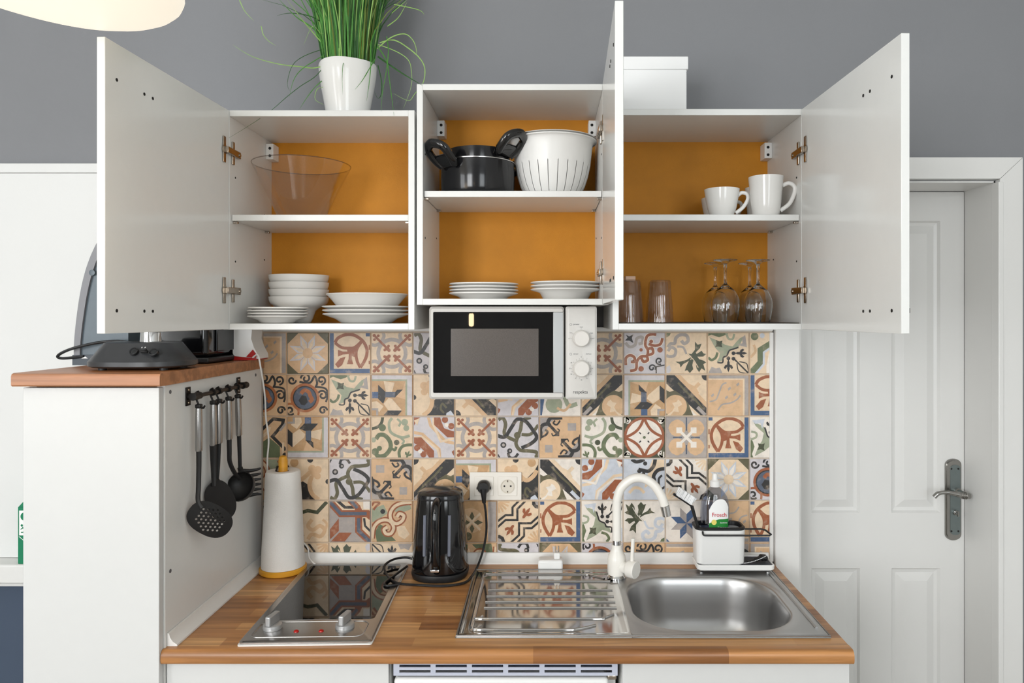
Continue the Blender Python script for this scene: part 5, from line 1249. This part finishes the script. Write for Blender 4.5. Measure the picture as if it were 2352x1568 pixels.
utensil('skimmer', 'black slotted skimmer with steel handle, nearest the room on rail', -0.456, 0.0, nk([(0.0, 0, 0.002), (0.0, 0, -0.04), (0.0, -0.002, -0.085), (0.004, -0.012, -0.115), (0.014, -0.014, -0.132)], (0.0065, 0.0055)),
        paddle((0.026, 0.006, -0.166), RZ(math.radians(40)) @ RY(math.radians(-52)) @ RX(0.15), 0.036, 0.060, holes))
utensil('turner', 'black solid turner with steel handle, second from the room', -0.3815, 0.0, nk([(0.0, 0, 0.002), (0.0, 0.002, -0.05), (0.004, -0.004, -0.10)], (0.0095, 0.006)),
        paddle((0.014, 0.016, -0.142), RZ(math.radians(58)) @ RY(math.radians(-28)), 0.036, 0.056, []))
utensil('serving_spoon', 'black serving spoon half hidden between turner and ladle', -0.350, 0.0, nk([(0.0, 0, 0.002), (-0.002, 0, -0.05), (-0.005, 0, -0.09)], (0.0055, 0.005)),
        paddle((-0.006, 0.0, -0.118), RZ(math.radians(86)), 0.020, 0.030, []))
def ladle(g, zb, T):
    M = T @ TR(0.018, 0.018, zb-0.128) @ RZ(math.radians(-25)) @ RX(math.radians(62)) @ RY(0.2)
    pr = []
    for k in range(9): a = PI/2*k/8; pr.append((0.040*math.sin(a), -0.034*math.cos(a)))
    g.lathe(shell(pr, 0.002), 28, M=M)
utensil('ladle', 'black round ladle with steel handle, beside spaghetti server', -0.295, 0.03, nk([(0.0, 0, 0.002), (0.0, 0, -0.03), (0.0, 0.002, -0.06), (0.006, 0.016, -0.092), (0.014, 0.030, -0.112)], (0.0068, 0.0055)), ladle)
def server(g, zb, T):
    M = T @ TR(0.0, 0.0, zb)
    pts = [(0, 0, -0.088), (0.003, 0.003, -0.11), (0.006, 0.004, -0.14), (0.009, 0.004, -0.165)]
    g.tube(crv(pts, 5), [0.007]*6+[0.012]*5+[0.010]*5, 12, M=M)
    for k in range(6):
        z = -0.098-k*0.0145; g.tube([(0.004, 0.004, z), (0.020, 0.014, z-0.003+0.001*k), (0.036, 0.022, z-0.002+0.001*k), (0.046, 0.026, z+0.001)], [0.006, 0.005, 0.004, 0.0025], 8, M=M)
utensil('spaghetti_server', 'black toothed spaghetti server, nearest the tiled wall', -0.240, 0.07, nk([(0.0, 0, 0.002), (0.0, 0, -0.05), (0.0, 0, -0.095)], (0.006, 0.005)), server)

# ================================================================== PAPER TOWEL
rx, ry = (651-PX0)/FPX*2.095, -0.088
t = thing('paper_towel_holder', 'pine kitchen-roll holder standing in the worktop corner', 'holder', (rx, ry, CT))
M = TR(rx, ry, CT+0.0006)
g = G(); g.lathe([(0.0, 0), (0.062, 0), (0.0655, 0.003), (0.0655, 0.013), (0.062, 0.016), (0.0, 0.016)], 48, M=M); g.build('base', BAMBOO, t)
g = G(); g.lathe([(0.013, 0.016), (0.013, 0.318), (0.010, 0.330), (0.004, 0.333), (0, 0.333)], 20, M=M); g.build('rod', BAMBOO, t)
g = G(); g.tube([M @ Vector(p) for p in crv([(-0.014, -0.01, 0.26), (-0.016, -0.012, 0.285), (-0.011, -0.012, 0.305)], 5)], 0.003, 8); g.build('tear_wire', RAILM, t)
t = thing('kitchen_roll', 'white kitchen paper roll on the pine holder', 'paper roll', (rx, ry, CT+0.017))
def wob(a, z): return 1+0.006*math.sin(3*a+40*z)+0.005*math.sin(7*a)+0.004*math.sin(5*a-60*z)
prr = [(0.0165, 0.0166)]+[(0.0605-0.0125*k/14, 0.0166+0.268*k/14) for k in range(15)]+[(0.045, 0.2895), (0.039, 0.291), (0.022, 0.290), (0.0165, 0.288)]
g = G(); g.lathe(prr, 72, M=M, closed=True, mod=wob); g.build('paper', PAPER, t)
g = G(); g.lathe([(0.0163, 0.0166), (0.0163, 0.287), (0.0150, 0.287), (0.0150, 0.0166)], 32, M=M, closed=True); g.build('card_tube', mat('card', (150, 112, 74), 0.9), t)

# ================================================================== CHARGER, DISH CADDY, BOTTLE, BRUSHES
ch = Wc(1266, 1312); ch.y = max(ch.y, -0.088)
t = thing('charger', 'white plug-in charger lying prongs-up behind drainboard', 'charger', (ch.x, -0.066, CT))
g = G(); g.rbox(ch.x-0.038, ch.x+0.034, -0.0875, -0.046, CT+0.0005, CT+0.030, 0.006, 3); g.build('body', WHITEPL, t)
g = G(); g.rbox(ch.x+0.008, ch.x+0.026, -0.077, -0.057, CT+0.0302, CT+0.048, 0.003); g.build('plug_block', WHITEPL, t)
for dx in (0.0125, 0.0215):
    g = G(); g.tube([(ch.x+dx, -0.067, CT+0.048), (ch.x+dx, -0.067, CT+0.066)], 0.0022, 8); g.build('prong', NICKEL, t)

k0, k1 = 0.426, 0.567
zk = CT+0.0075; kyf, kyb = -0.118, -0.045
t = thing('sink_caddy', 'white dish caddy with black rim and towel bar behind sink', 'caddy', (0.53, -0.08, zk))
for x in (0.445, 0.635):
    for fy_ in (-0.10, -0.055): g = G(); g.lathe([(0.006, -0.002), (0.007, 0.0), (0.007, 0.006)], 12, M=TR(x, fy_, zk-0.0005)); g.build('foot', CHROME, t)
g = G(); loft(g, [ring(rrect(0.428+i, 0.650-i, -0.128+i, -0.036-i, 0.014), z) for (i, z) in ((0.006, zk+0.005), (0.001, zk+0.009), (0, zk+0.020), (0.002, zk+0.0225), (0.004, zk+0.021), (0.005, zk+0.012))]); g.build('tray', WHITEPL, t)
g = G(); loft(g, [ring(rrect(0.434, 0.644, -0.122, -0.042, 0.01), z) for z in (zk+0.0125, zk+0.019)]); g.build('tray_mat', mat('slate_rubber', (64, 68, 76), 0.6), t)
zb0, zb1 = zk+0.0192, CAMZ-(1217-PY0)/FPX*2.065
rings = [ring(rrect(k0+0.003+i, k1-i, kyf+i, kyb-i, 0.02), z) for (i, z) in ((0.003, zb0), (0, zb0+0.005), (-0.002, zb1), (0.001, zb1), (0.003, zb0+0.01))]
g = G(); loft(g, rings); g.build('box', WHITEPL, t)
g = G()
loft(g, [ring(rrect(k0-0.0005+i, k1+0.0025-i, kyf-0.003+i, kyb+0.003-i, 0.021), z) for (i, z) in ((0.004, zb1-0.004), (0, zb1+0.0005), (0, zb1+0.006), (0.003, zb1+0.008), (0.007, zb1+0.007), (0.009, zb1-0.004))], cap=False, capb=False); g.build('rim', BLACKP, t)
g = G(); zr_ = zb1-0.002
g.tube(crv([(k0+0.018, kyf-0.004, zr_), (k0+0.018, kyf-0.011, zr_-0.007), (k0+0.024, kyf-0.012, zr_-0.009)], 4)[:-1]+[(k0+0.024, kyf-0.012, zr_-0.009), (0.560, kyf-0.012, zr_-0.009), (0.632, kyf-0.011, zr_-0.009), (0.638, kyf-0.006, zr_-0.008), (0.628, kyf+0.018, zr_-0.002), (0.618, kyf+0.024, zr_-0.001), (0.566, kyf+0.024, zr_-0.001)], 0.0026, 8); g.build('towel_bar', BLACKP, t)

bxc, byc = X(1642, -0.082), -0.082
zb_ = zk+0.0305; tz = lambda py: CAMZ-(py-PY0)/FPX*(2.18+byc)
t = thing('dish_soap_bottle', 'clear dish soap bottle with green and white label in caddy', 'bottle', (bxc, byc, zb_))
BOT = thin_glass('bluish_clear_plastic', (0.62, 0.66, 0.75), edge=0.7)
Mb = TR(bxc, byc, 0)
rg = [(0.034, 0.021, zb_), (0.0385, 0.024, zb_+0.006), (0.0405, 0.025, zb_+0.06), (0.0415, 0.0255, tz(1172)), (0.040, 0.025, tz(1155)), (0.034, 0.022, tz(1138)), (0.025, 0.018, tz(1127)), (0.016, 0.014, tz(1120)), (0.012, 0.012, tz(1117))]
g = G(); loft(g, [oval(a, b, z, 36, 2.6) for a, b, z in rg], M=Mb); g.build('body', BOT, t)
g = G(); g.lathe([(0.014, tz(1116.5)), (0.0145, tz(1114)), (0.0140, tz(1104)), (0.010, tz(1102)), (0.008, tz(1100)), (0.0075, tz(1090)), (0.005, tz(1086)), (0, tz(1085.5))], 24, M=Mb); g.build('cap', WHITEPL, t)
def surf_y(x, bb=0.0262, aa=0.0418): return byc-bb*max(0.0, 1-abs(x/aa)**2.6)**(1/2.6)
def decal(name, pts, m, parent, lift):
    # pts in (px, py) -> strip wrapped on the curved bottle front
    poly = [((px-1641)/FPX*2.072, tz(py)) for px, py in pts]
    tr = tessellate_polygon([[Vector((p[0], p[1], 0)) for p in poly]]); g = G()
    g.add([(bxc+p[0], surf_y(p[0])-lift, p[1]) for p in poly], [tuple(q) for q in tr]); return g.build(name, m, parent, smooth=0)
def subd(pts, n=6):
    out = []
    for i in range(len(pts)):
        a, b = pts[i], pts[(i+1) % len(pts)]
        for k in range(n): out.append((a[0]+(b[0]-a[0])*k/n, a[1]+(b[1]-a[1])*k/n))
    return out
def strips(name, top, bot, x0, x1, m, parent, lift, n=14):
    g = G(); vs = []; fs = []
    for i in range(n+1):
        px = x0+(x1-x0)*i/n; xx = (px-1641)/FPX*2.072
        for k in range(5):
            py = top(px)+(bot(px)-top(px))*k/4; vs.append((bxc+xx, surf_y(xx)-lift, tz(py)))
    for i in range(n):
        for k in range(4): fs.append((i*5+k, i*5+5+k, i*5+6+k, i*5+1+k))
    g.add(vs, fs); return g.build(name, m, parent)
LBW = mat('label_white', (244, 244, 242), 0.45); LBG = mat('label_green', (30, 128, 48), 0.45); LBR = mat('label_red', (196, 30, 44), 0.45); LBY = mat('label_lemon', (232, 214, 110), 0.45)
lab = strips('label', lambda px: 1141+24*(abs((px-1649)/25.5))**2.5 if px < 1649 else 1141+18*(abs((px-1649)/19))**3, lambda px: 1212, 1623, 1668, LBW, t, 0.0006)
strips('label_band', lambda px: 1186 if px > 1646 else 1186+10*((1646-px)/23)**1.2, lambda px: 1212, 1623, 1668, LBG, lab, 0.0009)
g = G(); xl = (1634-1641)/FPX*2.072
g.lathe([(0, 0.0004), (0.0075, 0.0004), (0.0075, 0)], 18, M=TR(bxc+xl, surf_y(xl)-0.0010, tz(1193)) @ RX(PI/2)); g.build('label_lemon', LBY, lab)
text('label_lettering', 'Frosch', 0.0165, (bxc+(1646-1641)/FPX*2.072, byc-0.0275, tz(1176.5)), LBR, lab, sx=0.95)
text('label_lettering', 'Limonen', 0.0095, (bxc+(1656-1641)/FPX*2.072, byc-0.0275, tz(1205)), LBW, lab)
text('label_lettering', 'Spuelmittel', 0.0045, (bxc+(1656-1641)/FPX*2.072, byc-0.0275, tz(1194)), LBW, lab)

y_ = -0.100
t = thing('dish_brush', 'black dish brush with white bristles standing in the caddy', 'brush', W(1602, 1205, y_)[:])
P = [W(1603, 1208, y_)[:], W(1597, 1190, y_)[:], W(1589, 1162, y_)[:]]
hd = [W(1589, 1162, y_)[:], W(1570, 1148, y_)[:], W(1547, 1134, y_)[:]]
g = G(); g.tube([W(1606, 1235, y_)[:]]+P, [0.0042, 0.0045, 0.0045, 0.005], 10); g.tube(hd, [0.005, 0.0075, 0.0065], 10, flat=0.6); g.build('handle', BLACKP, t)
g = G(); a0 = Vector(W(1586, 1158, y_)); a1 = Vector(W(1553, 1136, y_)); up = Vector((0.56, 0, 0.83))
for i in range(12):
    for j in range(3):
        b_ = a0.lerp(a1, i/11)+Vector((0, (j-1)*0.006, 0)); u_ = (up+Vector((random.uniform(-.18, .18), random.uniform(-.25, .25), random.uniform(-.1, .1)))).normalized()
        g.tube([b_, b_+u_*0.024], [0.0022, 0.0034], 6)
o = g.build('bristles', mat('white_bristle', (240, 240, 240), 0.6), t); o['kind'] = 'stuff'

t = thing('scrub_brush', 'small black scrub brush lying on the caddy tray', 'brush', (0.615, -0.085, zk+0.02))
g = G(); g.tube(crv([(0.576, -0.105, zk+0.0245), (0.600, -0.098, zk+0.028), (0.620, -0.09, zk+0.032), (0.634, -0.085, zk+0.030)], 5), [0.005]*5+[0.008]*5+[0.013]*5+[0.011], 12, flat=0.7); g.build('handle', BLACKP, t)
g = G()
for i in range(18):
    q = i/17; b_ = Vector((0.560+0.072*q, -0.110+0.012*q, zk+0.0215+0.018*q*q)); g.tube([b_, b_+Vector((0.001, -0.004, 0.003))], 0.0011, 5)
o = g.build('bristles', mat('bristle_white', (240, 240, 240), 0.6), t); o['kind'] = 'stuff'

# ================================================================== ON THE TALL CABINET
PZ = 1.4985+0.0004
# curved coffee machine body
t = thing('coffee_machine', 'grey-blue curved coffee machine behind the left cabinet door', 'coffee maker', (-1.02, -0.34, PZ))
def cprof(k):     # left outline (z, x of left edge)
    return None
yc_f, yc_b = -0.43, -0.26
dm = 2.18-0.355
def cx_(px): return (px-PX0)/FPX*dm
def cz_(py): return CAMZ-(py-PY0)/FPX*dm
lft = [(173, 838), (170, 815), (171, 780), (176, 730), (185, 670), (197, 620), (214, 575), (232, 545), (256, 530)]
rgt = [(292, 530), (292, 838)]
L2 = [(cx_(a), max(PZ, cz_(b))) for a, b in crv(lft, 5)]
outer = L2+[(cx_(a), max(PZ, cz_(b))) for a, b in rgt]
g = G(); g.prism(outer, -0.35, -0.235, 'y'); g.build('body', GUN, t)
s2 = [(x+0.0, z) for x, z in L2]; s3 = [(x+0.014+0.008*(i/len(L2)), z) for i, (x, z) in enumerate(L2)]
g = G(); g.prism(s2+list(reversed(s3)), -0.356, -0.230, 'y'); g.build('frame', GREYPL, t)
g = G(); g.prism([(cx_(169), PZ), (cx_(294), PZ), (cx_(294), PZ+0.026), (cx_(169), PZ+0.026)], -0.360, -0.226, 'y'); g.build('base', mat('dark_blue_grey', (52, 60, 68), 0.35), t)
g = G(); g.lathe([(0.0075, 0), (0.0075, 0.0008), (0.006, 0.0012), (0, 0.0012)], 20, M=TR(cx_(212), -0.356, cz_(626)) @ RX(PI/2)); g.build('button', GUN, t)
g = G(); g.tube(crv([(cx_(196), -0.362, cz_(818)), (cx_(150), -0.366, cz_(822)), (cx_(143), -0.37, cz_(815)), (cx_(175), -0.372, cz_(800)), (cx_(235), -0.372, cz_(786)), (cx_(285), -0.372, cz_(783)), (cx_(318), -0.372, cz_(790))], 7), 0.0036, 8); g.build('cord', BLACKP, t)

# black base unit with controls
ax, ay = X(331, -0.480), -0.480
t = thing('appliance_base', 'black low appliance base with two round buttons on tall cabinet', 'appliance', (ax, ay, PZ))
ABK = mat('anthracite_plastic', (52, 53, 55), 0.34, noise=(60, 0.05))
M = TR(ax, ay, PZ)
g = G(); loft(g, [oval(.105, .082, .006, 48, 2.6), oval(.113, .089, .010, 48, 2.6), oval(.113, .089, .020, 48, 2.6), oval(.109, .086, .024, 48, 2.6), oval(.078, .062, .062, 48, 3), oval(.074, .058, .0635, 48, 3)], M=M); bd = g.build('housing', ABK, t)
for sx in (-.07, .07):
    for sy_ in (-.045, .045): g = G(); g.lathe([(0.009, 0), (0.009, 0.0075)], 12, M=TR(ax+sx, ay+sy_, PZ)); g.build('foot', BLACKP, t)
Mf = TR(ax, ay-0.0775, PZ+0.043) @ RX(math.radians(-35))
for bx_ in (0.020, 0.063):
    g = G(); g.lathe([(0.0095, -0.004), (0.0095, 0.003), (0.0075, 0.0036), (0.0065, 0.0022), (0, 0.003)], 24, M=Mf @ TR(bx_, 0.004 if bx_ > .05 else 0, 0.001) @ RX(PI/2)); b_ = g.build('button', BLACKM, bd)
g = G(); g.rbox(0.036, 0.052, -0.006, 0.002, -0.003, 0.003, 0.0015, M=Mf); g.rbox(0.046, 0.051, -0.010, -0.004, -0.002, 0.004, 0.0015, M=Mf); g.build('slider', BLACKP, bd)
g = G(); g.rbox(0.036, 0.038, -0.0042, -0.0035, 0.008, 0.011, 0.0003, M=Mf); g.rbox(0.043, 0.045, -0.0042, -0.0035, 0.008, 0.011, 0.0003, M=Mf); g.prism([(-0.085, -0.022), (-0.078, -0.017), (-0.071, -0.022)], -0.0085, -0.008, 'y', M=Mf); g.build('print_mark', LAM, bd)
g = G(); g.lathe([(0.024, 0.0635), (0.022, 0.09), (0.022, 0.115), (0.0, 0.115)], 28, M=M @ TR(0.005, 0.02, 0)); g.build('steel_column', CHROME, bd)

# glossy black toaster
t = thing('toaster', 'glossy black toaster at the back of the tall cabinet', 'toaster', (-0.93, -0.2, PZ))
g = G(); g.rbox(-1.03, -0.882, -0.30, -0.09, PZ+0.014, PZ+0.17, 0.016, 4); g.build('body', BLACKG, t)
g = G(); g.rbox(-1.035, -0.874, -0.305, -0.085, PZ+0.002, PZ+0.016, 0.004); g.build('base', BLACKP, t)
g = G(); g.rbox(-0.8815, -0.876, -0.25, -0.14, PZ+0.03, PZ+0.13, 0.002); g.build('side_plate', BLACKM, t)

# white and red small appliance with hanging cord
t = thing('small_appliance', 'white appliance with red trim and white cord by the tiles', 'appliance', (-0.87, -0.11, PZ))
g = G(); sx0 = X(545, -0.12); sx1 = X(601, -0.12)
pr = [(sx0, PZ+0.020), (sx0+0.004, PZ+0.012), (sx1-0.006, PZ+0.006), (sx1+0.002, PZ+0.004), (sx1+0.001, PZ+0.016), (sx1-0.010, PZ+0.036), (sx1-0.018, PZ+0.06), (sx1-0.014, PZ+0.10), (sx0, PZ+0.10)]
g.prism(pr, -0.15, -0.075, 'y'); g.build('body', WHITEPL, t)
g = G(); g.prism([(sx0+0.002, PZ+0.0005), (sx1-0.002, PZ+0.0005), (sx1, PZ+0.0038), (sx1-0.006, PZ+0.0058), (sx0+0.004, PZ+0.0116)], -0.152, -0.073, 'y'); g.prism([(sx1-0.030, PZ+0.010), (sx1-0.003, PZ+0.0065), (sx1-0.002, PZ+0.016), (sx1-0.012, PZ+0.030)], -0.154, -0.1505, 'y'); g.build('red_trim', REDP, t)
cw = [(sx1-0.012, -0.153, PZ+0.008), W(592, 815, -0.16)[:], W(598, 840, -0.165)[:], W(608, 905, -0.12)[:], W(611, 960, -0.08)[:], W(617, 1010, -0.06)[:], W(614, 1060, -0.045)[:], W(618, 1110, -0.03)[:], W(640, 1200, -0.02)[:], W(690, 1240, -0.02)[:], W(707, 1258, -0.03)[:], W(711, 1282, -0.038)[:], Wc(728, 1299, 0.004)[:]]
g = G(); g.tube(crv(cw, 8), 0.0024, 8); g.build('cord', WHITEPL, t)

# green carton on the sill
t = thing('green_carton', 'green carton with white pictogram panel on left wall sill', 'carton', (-1.485, -0.05, 0.904))
cx0 = X(41, -0.078); cx1 = cx0+0.062; z0c = 0.904
GRN = mat('carton_green', (16, 124, 86), 0.45)
g = G(); g.rbox(cx0, cx1, -0.078, -0.026, z0c, z0c+0.165, 0.001); g.prism([(cx0, z0c+0.165), (cx1, z0c+0.165), (cx1-0.008, z0c+0.182), (cx0+0.016, z0c+0.182)], -0.076, -0.028, 'y'); cb = g.build('box', GRN, t)
g = G(); g.box(cx0+0.004, cx1-0.004, -0.0785, -0.0781, z0c+0.083, z0c+0.155); g.build('print_panel', LBW, cb)
g = G(); g.lathe([(0, 0.0003), (0.012, 0.0003), (0.012, 0)], 20, M=TR(cx0+0.020, -0.0786, z0c+0.138) @ RX(PI/2))
g.lathe([(0, 0.0003), (0.0035, 0.0003), (0.0035, 0)], 12, M=TR(cx0+0.012, -0.0786, z0c+0.112) @ RX(PI/2))
yq = -0.0787
for a, b in (((0.014, 0.108), (0.020, 0.098)), ((0.020, 0.098), (0.026, 0.100)), ((0.020, 0.098), (0.016, 0.092)), ((0.016, 0.092), (0.010, 0.092)), ((0.020, 0.098), (0.024, 0.090)), ((0.015, 0.105), (0.009, 0.101)), ((0.016, 0.106), (0.023, 0.107))):
    g.tube([(cx0+a[0], yq, z0c+a[1]), (cx0+b[0], yq, z0c+b[1])], 0.0014, 6)
g.build('pictogram', GRN, cb)
g = G(); g.tube([(cx0+0.004, yq, z0c+0.080), (cx0+0.018, yq, z0c+0.068), (cx0+0.032, yq, z0c+0.080)], 0.0009, 6); g.build('arrow_print', LBW, cb)

# ================================================================== BARE BULB deeper in the room (mirrored by the microwave door)
t = thing('bulb_lamp', 'bare glowing bulb mirrored in the black microwave door', 'lamp', (-0.52, -3.4, 1.56))
g = G(); g.lathe([(0, -0.025), (0.014, -0.022), (0.017, -0.01), (0.017, 0.055), (0.012, 0.065)], 20, M=TR(-0.52, -3.4, 1.58)); g.build('bulb', mat('lit_bulb', (255, 226, 180), 0.3, emit=40.0), t)
g = G(); g.lathe([(0.017, 0.065), (0.019, 0.07), (0.019, 0.13), (0.006, 0.14), (0, 0.14)], 20, M=TR(-0.52, -3.4, 1.58)); g.build('holder', BLACKP, t)
g = G(); g.tube([(-0.52, -3.4, 1.71), (-0.52, -3.4, 3.098)], 0.004, 8); g.build('cord', BLACKP, t)
